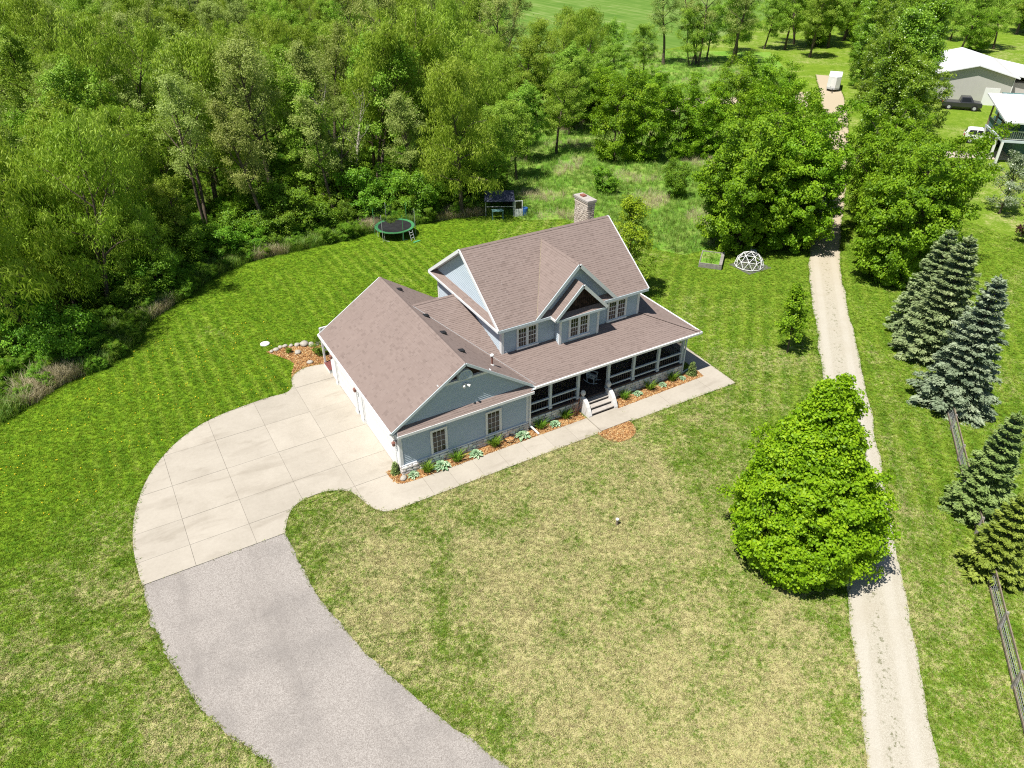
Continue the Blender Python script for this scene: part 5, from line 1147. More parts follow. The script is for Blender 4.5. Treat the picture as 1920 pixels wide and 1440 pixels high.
# tall weeds: meadow and the fringe of the wood
P = candidates(120000, 20, 100, 12, 100, 41); dc = np.hypot(P[:,0]-CAM[0], P[:,1]-CAM[1]); P = P[np.random.default_rng(6).random(len(P)) < np.clip(60/dc,0,1)**1.6]
P = P[in_sight(P,1.04) & in_poly(P, meadow_poly) & ~in_poly(P, lane_poly) & ~in_poly(P, spur_poly)]
REEDS = [tuft(60+s, 12, 0.55, 0.22, 0.022, ML['reed'], bend=.7) for s in range(3)]
STRAWS = [tuft(70+s, 12, 0.65, 0.22, 0.016, ML['straw'], bend=.8) for s in range(2)]
nz = np.sin(P[:,0]*.55+1.3*np.sin(P[:,1]*.4))*np.cos(P[:,1]*.47)
scatter('meadow_grass', P[nz < .45], REEDS, 0.45, 1.1, label='tall uncut grass of the meadow behind the house', cat='grass', seed=15)
scatter('dry_stalks', P[nz >= .45], STRAWS, 0.45, 1.1, label='pale dry stalks standing in patches of the meadow', cat='weeds', seed=17)
fr = []
q = g.uniform(0, cum[-1], 16000); x = np.interp(q, cum, el[:,0]); y = np.interp(q, cum, el[:,1])
fr = np.column_stack([x,y]) + np.column_stack([g.normal(-.6,.8,16000), g.normal(.9,.9,16000)])
fr = fr[in_sight(fr,1.04) & in_poly(fr, wood_poly)]
nz = np.sin(fr[:,0]*.7)+np.cos(fr[:,1]*.6+fr[:,0]*.3)
scatter('fringe_weeds', fr[nz < 0.75], REEDS, 0.6, 1.5, label='long weeds along the foot of the wood', cat='weeds', seed=19)
scatter('fringe_straw', fr[nz >= 0.75], STRAWS, 0.6, 1.4, label='bleached dead grass along the foot of the wood', cat='weeds', seed=23)
ug = candidates(11000, -40, 60, 18, 120, 43); ug = ug[in_sight(ug,1.06) & in_poly(ug, wood_poly)]; dcu = np.hypot(ug[:,0]-CAM[0], ug[:,1]-CAM[1]); ug = ug[dcu < 120]
scatter('undergrowth', ug, [s_[1] for s_ in SHRUB[:2]], 0.18, 0.42, label='low green undergrowth covering the floor of the wood', cat='undergrowth', seed=29, tilt=.1)
# mulch chips
mc = []
for n_, p_, z_ in BEDS:
    a = np.array(p_); c_ = candidates(int(230*np.ptp(a[:,0])*np.ptp(a[:,1])), a[:,0].min(), a[:,0].max(), a[:,1].min(), a[:,1].max(), 51); c_ = c_[in_poly(c_, p_)]; mc.append(np.column_stack([c_, np.full(len(c_), z_+0.012)]))
m = MB(); m.hexa([(-.05,-.014,0),(.05,-.018,0),(.045,.016,.004),(-.045,.012,.004),(-.05,-.012,.014),(.045,-.014,.016),(.045,.014,.018),(-.04,.012,.016)]); chip = m.build('chip', MAT_CHIP, None, linkit=False)
m = MB(); m.hexa([(-.03,-.02,0),(.03,-.015,0),(.035,.02,.004),(-.03,.016,.004),(-.03,-.018,.012),(.03,-.014,.016),(.03,.018,.018),(-.03,.014,.016)]); chip2 = m.build('chip', MAT_CHIP, None, linkit=False)
scatter('mulch_chips', np.concatenate(mc), [chip, chip2], 0.7, 1.5, label='orange wood chips covering the planting beds', cat='mulch', seed=37, tilt=.5)
# ------------------------------------------------------------------ plants in the beds
def blades_obj(name, seed, n, h, spread, wid, mat, parent, bend=1.0):
    o = tuft(seed, n, h, spread, wid, mat, name, bend); link(o, parent); return o
def daylily(i, x, y, s, label):
    r = thing('daylily', (x,y,0.05), label, 'plant', 'daylilies along the front path', random.uniform(0,6)); r.scale = (s*1.2,s*1.2,s*1.15)
    blades_obj('blades', 800+i, 120, 0.50, 0.16, 0.028, ML['daylily'], r, 0.95); return r
DL = [(1.26,-0.52,1.0,'spiky green daylily under the first garage window'),(3.10,-0.50,1.05,'spiky green daylily between the two garage windows'),(5.55,-0.40,1.05,'spiky green daylily under the second garage window'),(8.75,-0.28,1.0,'spiky green daylily right of the white downspout'),(10.62,-0.22,1.0,'spiky green daylily by the leafless red twigs'),(14.95,-0.38,.9,'spiky green daylily just right of the front steps'),(17.0,-0.32,.95,'spiky green daylily in the middle of the right porch bed'),(18.9,-0.25,.95,'spiky green daylily nearest the porch corner post')]
for i, a in enumerate(DL): daylily(i, *a)
def hosta(i, x, y, s, label):
    r = thing('hosta', (x,y,0.05), label, 'plant', 'hostas along the front path', random.uniform(0,6)); r.scale = (s,s,s); g = np.random.default_rng(900+i); V=[]; F=[]; rn=[]; b = 0
    for k in range(46):
        az = k*2.399+g.uniform(-.3,.3); lev = k/46; ln = 0.16+0.20*(1-lev)*g.uniform(.8,1.1); el = 0.25+1.0*lev; w_ = ln*.30
        c, s_ = math.cos(az), math.sin(az); nx, ny = -s_, c; r0 = 0.03+0.05*(1-lev)
        def pt(t_, side, drop): 
            rr = r0+ln*t_*math.cos(el); zz = 0.04+0.10*lev+ln*t_*math.sin(el)-drop; return (c*rr+nx*side*w_, s_*rr+ny*side*w_, zz)
        V += [pt(0,0,0),pt(.45,.8,.0),pt(.45,0,.025),pt(.45,-.8,.0),pt(.8,.6,.05),pt(.8,0,.07),pt(.8,-.6,.05),pt(1.05,0,.13)]
        F += [(b,b+2,b+1),(b,b+3,b+2),(b+1,b+2,b+5,b+4),(b+2,b+3,b+6,b+5),(b+4,b+5,b+7),(b+5,b+6,b+7)]; v_ = float(np.clip(g.normal(.45,.18),0,1)); rn += [v_*.6, v_*.6, min(1,v_+.3), v_*.5, min(1,v_+.35), v_]; b += 8
    me = bpy.data.meshes.new('leaves'); me.from_pydata(V,[],F); me.materials.append(ML['hosta']); at = me.attributes.new('rnd','FLOAT','FACE'); at.data.foreach_set('value', np.array(rn,dtype=np.float32)); me.update(); link(bpy.data.objects.new('leaves', me), r)
HS = [(0.45,-0.45,.95,'small pale variegated hosta at the garage corner'),(2.13,-0.55,1.35,'large pale hosta under the first garage window'),(4.28,-0.58,1.15,'pale hosta between the garage windows'),(7.40,-0.45,1.3,'large pale hosta left of the white downspout'),(9.70,-0.45,1.0,'pale hosta in the bed left of the front steps'),(16.0,-0.40,.9,'pale hosta in the bed right of the front steps'),(18.0,-0.42,.85,'small pale hosta in the right porch bed'),(19.65,-0.45,.7,'tiny hosta near the end of the right porch bed')]
for i, a in enumerate(HS): hosta(i, *a)
YEW = plant_tree('dwarf_spruce', conifer(950, 0.95, 0.30, 10, .45, .10, .045), ML['fir'])
put_tree(YEW, -0.30, 0.25, 0.8, label='dwarf dark spruce at the garage corner bed', cat='plant'); put_tree(YEW, 20.50, -0.35, 1.0, label='dwarf spruce at the far end of the porch bed', cat='plant')
r = thing('twiggy_shrub', (11.25,-0.30,0.04), 'leafless red-brown twiggy shrub left of the front steps', 'shrub'); T = Tubes(); g = np.random.default_rng(61)
for k in range(26):
    az = g.uniform(0,6.28); b = limb(g, (g.normal(0,.08),g.normal(0,.08),0), (math.cos(az)*.28,math.sin(az)*.28,1), g.uniform(.8,1.7), 4, .09, .05); T.add(b, [.014,.012,.009,.006,.003], 4)
T.build('twigs', MAT_TWIG, r)
put_tree(SHRUB[2], 0.25, 14.6, 0.42, label='dark bush in the back bed by the stoop post', cat='shrub')
put_tree(SHRUB[1], -1.75, 15.8, 0.12, label='tiny bush in the point of the back bed', cat='plant')
def rock(x, y, s, label, seed, group=None):
    bm = bmesh.new(); bmesh.ops.create_icosphere(bm, subdivisions=2, radius=1); rr = random.Random(seed)
    for v in bm.verts: v.co *= rr.uniform(.82,1.12); v.co.z *= .6
    me = bpy.data.meshes.new('boulder'); bm.to_mesh(me); bm.free(); me.materials.append(MAT_ROCK); me.polygons.foreach_set('use_smooth', np.ones(len(me.polygons),dtype=bool))
    o = bpy.data.objects.new('boulder', me); o.location = (x,y,0.04+s*.35); o.scale = (s*1.2,s,s); o.rotation_euler = (0,0,rr.uniform(0,6)); link(o); tag(o, label, 'boulder', group)
rock(-0.12,-0.42,.20,'pale boulder at the garage front corner',1)
BK = [(-2.4,16.55,.20),(-2.05,16.75,.16),(-1.75,16.72,.18),(-1.35,16.6,.15),(-0.95,16.45,.20),(-0.5,16.3,.30),(-0.05,16.15,.18),(0.45,16.0,.20),(-2.75,16.5,.14),(-1.2,15.45,.22),(-0.1,15.9,.2),(-0.85,13.75,.20),(0.3,15.8,.16)]
for i, (x,y,s) in enumerate(BK): rock(x,y,s,'pale edging stone around the orange back bed',10+i,'edging stones of the back bed')
r = thing('iron_planter', (6.55,-0.42,0.04), 'black iron ring planter lying between daylily and large hosta', 'planter')
m = MB()
def ring(m, R_, z, rad=.015, n=20): m.tube([(R_*math.cos(6.2832*k/n),R_*math.sin(6.2832*k/n),z) for k in range(n+1)], rad, 5, cap=False)
ring(m,.34,.24,.022); ring(m,.26,.05,.018); 
for k in range(14): a = 6.2832*k/14; m.tube([(.26*math.cos(a),.26*math.sin(a),.05),(.36*math.cos(a),.36*math.sin(a),.14),(.34*math.cos(a),.34*math.sin(a),.24)],.010,4)
m.build('basket', MAT_BLACK, r); m = MB(); m.lathe([(.02,.02),(.27,.03),(.29,.10),(.02,.13)],(0,0,0),14); m.build('fill', MAT_MULCH, r)

# rocking chairs on the porch
def rocker(loc, rz, label):
    r = thing('rocking_chair', loc, label, 'chair', 'porch rocking chairs', rz); M_ = MAT_TRIM_BLUESHADE
    m = MB(); m.box(-.26,.26,-.24,.24,.40,.44); m.build('seat', M_, r)
    for s in (-1,1):
        m = MB(); pts = [(s*.25,-.48+.96*k/10,.03+.16*((k-5)/5)**2) for k in range(11)]; m.tube(pts,.020,5); m.build('rocker', M_, r)
        m = MB(); m.beam((s*.25,-.22,.05),(s*.25,-.22,.64),.04,.04,(0,1,0)); m.build('leg', M_, r); m = MB(); m.beam((s*.25,.22,.05),(s*.25,.34,1.12),.04,.04,(0,1,0)); m.build('leg', M_, r)
        m = MB(); m.box(s*.25-.05,s*.25+.05,-.28,.30,.64,.67); m.build('armrest', M_, r)
    m = MB(); m.beam((-.27,.345,1.12),(.27,.345,1.12),.05,.09); b = m.build('backrest', M_, r)
    for k in range(6): m = MB(); x = -.20+.08*k; m.beam((x,.25,.44),(x,.34,1.08),.045,.018,(0,1,0)); m.build('slat', M_, b)
    m = MB(); m.beam((-.25,-.22,.22),(.25,-.22,.22),.025,.025); m.beam((-.25,.235,.22),(.25,.235,.22),.025,.025); m.build('stretcher', M_, r)
rocker((13.55,1.25,PFZ), 0.55, 'white rocking chair right behind the step opening'); rocker((16.05,1.45,PFZ), 0.1, 'white rocking chair half hidden by the porch posts')

# septic lid, lawn marker
m = MB(); m.lathe([(.33,0),(.33,.07),(.30,.09),(.10,.095),(.02,.10)],(0,0,0),20); o = m.build('septic_lid', MAT_STUCCO); o.location = (-2.86,17.82,0); tag(o,'round white lid set in the lawn by the back bed','lid')
r = thing('well_marker', (7.86,-9.05,0), 'short dark post with white cap in the front lawn', 'post'); m = MB(); m.tube([(0,0,0),(0,0,.34)],.065,10); m.build('pipe', MAT_BROWNWOOD, r); m = MB(); m.lathe([(.085,.34),(.09,.40),(.02,.43)],(0,0,0),10); m.build('cap', MAT_WHITE, r)

# trampoline
TX, TY = 12.85, 31.6; r = thing('trampoline', (TX,TY,0), 'round green-edged trampoline with net poles at the wood edge', 'trampoline', None, 0.25); RT = 1.82
m = MB(); m.lathe([(.02,.885),(RT-.24,.885),(RT-.24,.895),(.02,.895)],(0,0,0),36); m.build('jumping_mat', MAT_MAT, r)
for k in range(36):
    pass
m = MB(); n = 36
for k in range(n):
    a0, a1 = 6.2832*k/n, 6.2832*(k+1)/n; q = [(R_*math.cos(a),R_*math.sin(a),z) for (R_,z) in ((RT-.28,.90),(RT,.92)) for a in (a0,a1)]
    m.add([q[0],q[2],q[3],q[1],(q[0][0],q[0][1],.87),(q[2][0],q[2][1],.87),(q[3][0],q[3][1],.87),(q[1][0],q[1][1],.87)],[(0,1,2,3),(1,5,6,2),(4,0,3,7)])
m.build('edge_pad', MAT_GREENPAD, r)
m = MB(); ring(m, RT-.04, .86, .03, 36); m.build('frame_ring', MAT_GALV, r)
for k in range(6):
    a = 6.2832*k/6+.3; x, y = (RT+.06)*math.cos(a), (RT+.06)*math.sin(a); tall = k in (1,2,3,4,5,0)
    m = MB(); m.tube([(x,y,0.02),(x,y,2.55)],.022,7); p = m.build('net_pole', MAT_GALV if k % 2 else MAT_GREENPAD, r)
    m = MB(); m.tube([(.86*x,.86*y,.86),(.86*x,.86*y,.03),(.86*x*math.cos(.3)-.86*y*math.sin(.3),.86*x*math.sin(.3)+.86*y*math.cos(.3),.03)],.02,6); m.build('leg', MAT_GALV, r)
m = MB(); n = 24
for k in range(n):
    a0, a1 = 6.2832*k/n, 6.2832*(k+1)/n
    if 2.0 < (a0-3.9) % 6.2832 < 3.2: continue
    c = RT-.02; m.add([(c*math.cos(a0),c*math.sin(a0),.93),(c*math.cos(a1),c*math.sin(a1),.93),(c*math.cos(a1),c*math.sin(a1),2.3),(c*math.cos(a0),c*math.sin(a0),2.3)],[(0,1,2,3)])
m.build('safety_net', MAT_NET, r)
m = MB()
for s in (-.18,.18): m.beam((.35+s,-RT-.1,.9),(.35+s,-RT-.38,.02),.04,.03)
for z in (.25,.5,.72): m.beam((.17,-RT-.1-.28*(.9-z)/.88,z),(.53,-RT-.1-.28*(.9-z)/.88,z),.06,.02)
m.build('ladder', MAT_GALV, r); m = MB(); m.box(.05,.75,-RT-.95,-RT-.72,.02,.07); o = m.build('foot_mat', MAT_GREENPAD, r)

# tarp shelter, old door, table, drum beside the wood
r = thing('tarp_shelter', (24.0,31.7,0), 'small dark tarp-roofed shelter on posts under the willow', 'shelter', None, -0.5)
for s in (-1,1):
    m = MB(); m.add([(-1.4,0,2.25),(1.4,0,2.25),(1.5,s*1.15,1.55),(-1.5,s*1.15,1.55),(-1.4,0,2.21),(1.4,0,2.21),(1.5,s*1.15,1.51),(-1.5,s*1.15,1.51)],[(0,1,2,3),(7,6,5,4),(3,2,6,7),(0,3,7,4),(1,2,6,5)]); m.build('tarp', MAT_TARP, r)
    for x in (-1.35,1.35): m = MB(); m.beam((x,s*1.05,0),(x,s*1.05,1.55),.05,.05,(0,1,0)); m.build('post', MAT_GALV, r)
    m = MB(); m.beam((-1.4,s*1.05,1.0),(1.4,s*1.05,1.0),.04,.04); m.build('rail', MAT_GALV, r)
m = MB(); m.box(-1.3,1.3,.95,.98,0,1.5); m.build('back_panel', MAT_DARK, r)
r = thing('work_table', (23.0,30.3,0), 'teal table with thin legs beside the tarp shelter', 'table', None, -0.4); m = MB(); m.box(-.55,.55,-.3,.3,.85,.90); m.build('top', MAT_TEAL, r)
for x in (-.5,.5):
    for y in (-.25,.25): m = MB(); m.box(x-.03,x+.03,y-.03,y+.03,0,.85); m.build('leg', MAT_TEAL, r)
r = thing('old_door', (25.1,29.85,0), 'white storm door with dark glass leaning upright beside the shelter', 'door', None, -0.35); m = MB()
m.box(-.40,.40,-.02,.02,0,.78); m.box(-.40,-.32,-.02,.02,.78,1.62); m.box(.32,.40,-.02,.02,.78,1.62); m.box(-.32,.32,-.02,.02,1.54,1.62); m.build('frame', MAT_WHITE, r); m = MB(); m.box(-.32,.32,-.006,.006,.78,1.54); m.build('glass', MAT_GLASS, r)
m = MB(); m.lathe([(.26,0),(.29,.05),(.28,.40),(.29,.45),(.29,.75),(.26,.80)],(0,0,0),16); o = m.build('drum', MAT_BLUE); o.location = (25.8,29.8,0); tag(o,'blue plastic drum behind the leaning white door','drum')

# raised bed, climbing dome
r = thing('raised_bed', (34.0,12.3,0), 'weathered grey timber bed with grass growing inside', 'planter', None, 0.72)
for (x0,x1,y0,y1) in ((-1.35,1.35,-.95,-.88),(-1.35,1.35,.88,.95),(-1.35,-1.28,-.88,.88),(1.28,1.35,-.88,.88)):
    for k in range(2): m = MB(); m.box(x0,x1,y0,y1,.01+k*.22,.22+k*.22); m.build('plank', MAT_GREYWOOD, r)
m = MB(); m.box(-1.36,1.36,-.96,-.70,.445,.48); m.build('ledge', MAT_GREYWOOD, r); m = MB(); m.box(-1.28,1.28,-.87,.87,0,.36); m.build('soil', MAT_MEADOW, r)
o = tuft(88, 420, .20, 1.0, .03, ML['daylily'], 'grass_clump', .6); link(o, r); o.location = (0,.05,.36); o.scale = (1.15,.72,1)
r = thing('climbing_dome', (36.2,10.1,0), 'white geodesic climbing dome on a grey mat', 'climbing frame', None, 0.7)
bm = bmesh.new(); bmesh.ops.create_icosphere(bm, subdivisions=1, radius=1.15); 
E_ = [(e.verts[0].co.copy(), e.verts[1].co.copy()) for e in bm.edges if e.verts[0].co.z > -.2 and e.verts[1].co.z > -.2]; bm.free()
bm2 = bmesh.new(); bmesh.ops.create_icosphere(bm2, subdivisions=2, radius=1.2); E_ = [(e.verts[0].co.copy(), e.verts[1].co.copy()) for e in bm2.edges if e.verts[0].co.z > -.25 and e.verts[1].co.z > -.25]; bm2.free()
for a, b in E_: m = MB(); m.tube([(a.x,a.y,max(a.z+.12,.03)),(b.x,b.y,max(b.z+.12,.03))],.026,5); m.build('bar', MAT_WHITE, r)
m = MB(); m.box(35.0,37.6,8.85,11.2,.006,.03); o = m.build('play_mat', MAT_RUBMAT); o.rotation_euler = (0,0,0); tag(o,'dark grey rubber mat under the climbing dome','mat')
r = thing('garden_chair', (38.2,11.6,0), 'small white metal chair behind the climbing dome', 'chair', None, 0.9); m = MB(); m.box(-.25,.25,-.25,.25,.40,.43); m.build('seat', MAT_WHITE, r)
for x in (-.23,.23):
    for y in (-.23,.23): m = MB(); m.tube([(x,y,0),(x,y,.41 if y < 0 else .9)],.018,5); m.build('leg', MAT_WHITE, r)
m = MB(); m.beam((-.23,.23,.9),(.23,.23,.9),.03,.05); m.beam((-.23,.23,.65),(.23,.23,.65),.02,.05); m.build('backrest', MAT_WHITE, r)
r = thing('lounge_chair', (-13.8,25.3,0), 'pale folding chair abandoned in the weeds at the wood edge', 'chair', None, 2.3); m = MB(); m.hexa([(-.3,-.35,.30),(.3,-.35,.30),(.3,.25,.25),(-.3,.25,.25),(-.3,-.35,.33),(.3,-.35,.33),(.3,.25,.28),(-.3,.25,.28)]); m.build('seat', MAT_TRIM_BLUESHADE, r)
m = MB(); m.hexa([(-.3,.25,.25),(.3,.25,.25),(.3,.60,.95),(-.3,.60,.95),(-.3,.22,.27),(.3,.22,.27),(.3,.57,.97),(-.3,.57,.97)]); m.build('backrest', MAT_TRIM_BLUESHADE, r)
for s in (-.3,.3): m = MB(); m.tube([(s,-.35,0),(s,.0,.45),(s,.35,0)],.015,5); m.build('leg', MAT_GALV, r)

# rail fence with wire mesh along the right-hand lawn
fa = Vector((11.5,-28.45,0)); fb = Vector((34.4,-8.75,0)); fr_ = thing('rail_fence', fa, 'low weathered rail fence with wire mesh running beside the lane', 'fence'); L_ = (fb-fa).length; fd = (fb-fa).normalized()
nb = int(L_/2.75)
for i in range(nb+1): q = fd*(L_*i/nb); m = MB(); m.beam((q.x,q.y,0),(q.x,q.y,1.12+random.uniform(-.03,.03)),.12,.12,(fd.x,fd.y,0)); m.build('fence_post', MAT_GREYWOOD, fr_)
for i in range(nb):
    a = fd*(L_*i/nb+.06); b = fd*(L_*(i+1)/nb-.06)
    for z in (0.16, 1.0): m = MB(); j = random.uniform(-.02,.02); m.beam((a.x,a.y,z+j),(b.x,b.y,z-j),.045,.11); m.build('fence_rail', MAT_BROWNWOOD, fr_)
wm = MB(); k = 0.0
while k < L_: q = fd*k; wm.beam((q.x,q.y,.2),(q.x,q.y,.97),.008,.008,(fd.x,fd.y,0)); k += .15
for z in (.3,.45,.6,.75,.9): wm.beam((0,0,z),(fd.x*L_,fd.y*L_,z),.008,.008)
wm.build('wire_mesh', MAT_GALV, fr_)

# ------------------------------------------------------------------ far lane: enclosed trailer
ld = Vector((0.80,0.60,0)); r = thing('box_trailer', (97.0,52.3,0), 'white enclosed box trailer parked on the gravel lane', 'trailer', None, math.atan2(0.60,0.80)-math.pi/2)
r.scale = (.82,.82,.88)
m = MB(); w_, l_, z0, z1 = 1.15, 2.6, .45, 2.45
pl = [(-w_,-l_),(-.35,-l_-.75),(.35,-l_-.75),(w_,-l_),(w_,l_),(-w_,l_)]; m.prism(pl, z0, z1); m.build('body', MAT_CARWHITE, r)
m = MB(); m.prism([(x*1.01,y*1.005) for x,y in pl], z1, z1+.06); m.build('roof', MAT_METALROOF, r)
m = MB(); m.prism([(x*1.012,y*1.006) for x,y in pl], z0-.02, z0+.30); m.build('stone_guard', MAT_GALV, r)
for s in (-1,1):
    for y in (-.45,.45): m = MB(); m.tube([(s*1.17,y,.34),(s*.97,y,.34)],.34,14); wh = m.build('wheel', MAT_RUBBER, r); m = MB(); m.tube([(s*1.18,y,.34),(s*1.12,y,.34)],.18,10); m.build('rim', MAT_GALV, wh)
    m = MB(); m.box(min(s*.98,s*1.22),max(s*.98,s*1.22),-.95,.95,.72,.77); m.build('fender', MAT_GALV, r)
m = MB(); m.beam((0,-3.6,.45),(0,-4.8,.42),.10,.10); m.tube([(0,-4.5,.05),(0,-4.5,.8)],.04,6); m.build('tongue', MAT_BLACK, r)
m = MB(); m.box(-.55,.05,-l_-.755,-l_-.74,.95,2.1); m.build('nose_panel', MAT_WHITE, r)

# ------------------------------------------------------------------ neighbour: barn, deck house, vehicles
def quad_roof(parent, name, poly, th, mat, ribs=0, ribmat=None):
    P = [Vector(p) for p in poly]; n = (P[1]-P[0]).cross(P[-1]-P[0]).normalized(); n = n if n.z > 0 else -n
    m = MB(); m.hexa([*(p-n*th for p in P), *P]); o = m.build(name, mat, parent)
    for k in range(ribs):
        t_ = (k+.5)/ribs; a = P[0].lerp(P[1],t_)+n*.02; b = P[3].lerp(P[2],t_)+n*.02; m = MB(); m.beam(a,b,.06,.04,n); m.build('roof_rib', mat, o)
    return o
r = thing('barn', (102.6,39.16,0), 'large beige barn with bright white metal roof beyond the poplars', 'barn', None, -0.842)
# local: x along the gable wall, y along the ridge
BW, BL, BH, BR_ = 10.2, 14.0, 4.2, 5.45
m = MB(); m.box(0,BW,0,BL,0,BH); wl = m.build('wall', MAT_BEIGE, r); m = MB(); m.add([(0,0,BH),(BW,0,BH),(BW/2,0,BR_-.1),(0,BL,BH),(BW,BL,BH),(BW/2,BL,BR_-.1)],[(0,1,2),(5,4,3),(0,2,5,3),(1,4,5,2)]); m.build('gable', MAT_BEIGE, r)
quad_roof(r,'roof',[(-.6,-.6,BH-.18),(-.6,BL+.6,BH-.18),(BW/2,BL+.6,BR_+.05),(BW/2,-.6,BR_+.05)],.15,MAT_METALROOF,16); quad_roof(r,'roof',[(BW+.6,BL+.6,BH-.18),(BW+.6,-.6,BH-.18),(BW/2,-.6,BR_+.05),(BW/2,BL+.6,BR_+.05)],.15,MAT_METALROOF,16)
quad_roof(r,'lean_to_roof',[(BW+6.2,BL+.6,BH-1.1),(BW+6.2,1.5,BH-1.1),(BW+.5,1.5,BH-.12),(BW+.5,BL+.6,BH-.12)],.15,MAT_METALROOF,10); m = MB(); m.box(BW,BW+5.6,2.2,BL,0,BH-1.3); m.build('lean_to_wall', MAT_BEIGE, r)
m = MB(); m.box(6.9,8.9,-.05,.02,0,2.4); d_ = m.build('barn_door', MAT_WHITE, r)
m = MB(); m.box(-.12,.0,-.08,.0,0,BH); m.box(BW,BW+.1,-.08,0,0,BH); m.build('corner_trim', MAT_WHITE, r)

DA = Vector((81.5,16.2,0)); ang = math.atan2(5.2,5.06)
r = thing('deck_house', (81.5,16.2,0), 'neighbour\'s house with white metal roof over a raised white deck', 'house', None, ang)
# local x runs along the row of tall posts away from the viewer, -y runs out of frame
FZ, RZ = 2.75, 5.0; DL_, DW = 7.2, 9.5
m = MB(); m.box(0,DL_,-DW,0,FZ-.25,FZ); m.build('deck', MAT_TRIM_BLUESHADE, r)
for x in (.1,2.3,4.5,6.9): m = MB(); m.box(x-.12,x+.12,-.24,0,0,FZ-.25); m.build('deck_post', MAT_WHITE, r); m = MB(); m.box(x-.08,x+.08,-.2,-.04,FZ,RZ); m.build('roof_post', MAT_BROWNWOOD, r)
for y in (-3.2,-6.4): m = MB(); m.box(0,.24,y-.12,y+.12,0,FZ-.25); m.build('deck_post', MAT_WHITE, r); m = MB(); m.box(.04,.2,y-.08,y+.08,FZ,RZ); m.build('roof_post', MAT_WHITE, r)
quad_roof(r,'roof',[(-.7,.5,RZ-.1),(-.7,-DW-1,RZ-.1),(DL_+1.2,-DW-1,RZ+1.1),(DL_+1.2,.5,RZ+1.1)],.18,MAT_METALROOF,14)
m = MB(); m.beam((.1,-.1,FZ+1.0),(.1,-DW,FZ+1.0),.10,.08); m.beam((.1,-.1,FZ+.15),(.1,-DW,FZ+.15),.06,.06); rl = m.build('deck_rail', MAT_WHITE, r)
bs = MB(); bs.box(-.02,.02,-.02,.02,0,.82); bsrc = bs.build('baluster', MAT_WHITE, None, linkit=False)
for k in range(40): inst(bsrc,'baluster',(.1,-.3-k*.22,FZ+.16),rl)
m = MB(); m.beam((.2,-.12,FZ+1.0),(DL_,-.12,FZ+1.0),.08,.08); m.build('deck_rail', MAT_WHITE, r)
for x in (1.2,3.4,5.7): m = MB(); m.box(x-.95,x+.95,-.15,-.13,FZ+.1,FZ+.95); m.build('glass_panel', MAT_TEAL, r)
m = MB(); m.box(3.2,DL_+6,-DW-1,-2.6,0,FZ-.3); m.box(3.2,DL_+6,-DW-1,-2.6,FZ,RZ+.3); m.build('wall', MAT_TEAL, r)
m = MB(); m.box(3.14,3.19,-6.5,-4.2,FZ,FZ+2.05); m.build('patio_door', MAT_GLASS, r); m = MB(); m.box(3.13,3.19,-8.6,-7.2,FZ+.8,FZ+2.0); m.build('window', MAT_GLASS, r)

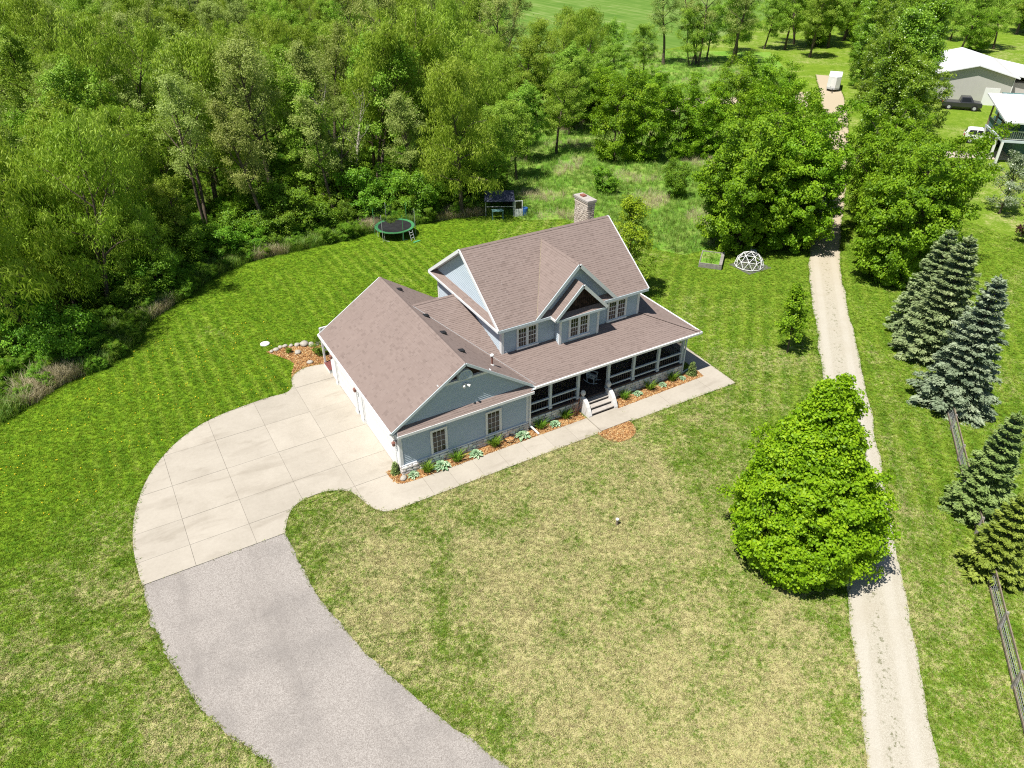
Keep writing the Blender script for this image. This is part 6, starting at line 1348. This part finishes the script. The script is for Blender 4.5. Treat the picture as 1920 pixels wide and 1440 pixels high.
def suv(loc, rz, label, body=MAT_CARWHITE, pickup=False):
    r = thing('parked_car', loc, label, 'car', None, rz)
    # side profile (x forward, z up); length 4.7
    if pickup: prof = [(-2.6,.55),(-2.62,1.05),(-.35,1.08),(-.25,1.80),(1.0,1.82),(1.45,1.18),(2.5,1.08),(2.62,.9),(2.6,.45),(-2.5,.42)]
    else: prof = [(-2.25,.50),(-2.36,.85),(-2.28,1.10),(-2.02,1.58),(-1.75,1.72),(0.3,1.74),(.75,1.60),(1.25,1.12),(2.15,1.00),(2.36,.85),(2.36,.45),(-2.15,.42)]
    def half(z): return .92 if z < 1.12 else .92-.22*(z-1.12)/.62
    k = len(prof); m = MB(); m.add([(x,-half(z),z) for x,z in prof]+[(x,half(z),z) for x,z in prof], [tuple(range(k)), tuple(range(2*k-1,k-1,-1))]+[(i,k+i,k+(i+1)%k,(i+1)%k) for i in range(k)])
    o = m.build('body', body, r); bv = o.modifiers.new('round', 'BEVEL'); bv.width = .07; bv.segments = 3; bv.limit_method = 'ANGLE'; bv.angle_limit = R(20)
    for s in (-1,1):
        wins = [[(-1.85,1.16),(-1.72,1.58),(-.95,1.62),(-.95,1.16)],[(-.85,1.16),(-.85,1.62),(.25,1.62),(.30,1.16)],[(.38,1.16),(.33,1.62),(.62,1.55),(1.05,1.16)]] if not pickup else [[(-.15,1.2),(-.12,1.7),(.85,1.7),(1.15,1.2)]]
        for wn in wins: m = MB(); m.add([(x,s*(half(z)+.012),z) for x,z in wn],[(0,1,2,3)]); m.build('side_window', MAT_GLASS, r)
        for x in ((-1.42,1.45) if not pickup else (-1.6,1.7)): m = MB(); m.tube([(x,s*.93,.36),(x,s*.70,.36)],.36,18); wh = m.build('wheel', MAT_RUBBER, r); m = MB(); m.tube([(x,s*.945,.36),(x,s*.90,.36)],.22,12); m.build('rim', MAT_GALV, wh); m = MB(); m.tube([(x,s*.925,.40),(x,s*.915,.40)],.43,18); m.build('wheel_arch', MAT_RUBBER, r)
        m = MB(); m.box(-2.33 if not pickup else -2.64,-2.18 if not pickup else -2.5,min(s*.62,s*.90),max(s*.62,s*.90),.92,1.12); m.build('tail_light', MAT_TAIL, r)
    if not pickup: m = MB(); m.add([(-2.25,-.68,1.16),(-2.25,.68,1.16),(-2.03,.60,1.60),(-2.03,-.60,1.60)],[(0,1,2,3)]); m.build('rear_window', MAT_GLASS, r)
    m = MB(); a = (.80,1.60) if not pickup else (1.03,1.78); b = (1.24,1.16) if not pickup else (1.42,1.22); m.add([(a[0]+.02,-.70,a[1]),(a[0]+.02,.70,a[1]),(b[0]+.02,.82,b[1]),(b[0]+.02,-.82,b[1])],[(0,1,2,3)]); m.build('windscreen', MAT_GLASS, r)
suv((88.4,22.0,0.02), -1.02, 'white hatchback parked half behind the tall deck posts')
suv((102.2,34.0,0.02), -0.9, 'dark pickup parked in front of the beige barn door', MAT_CARDARK, True)
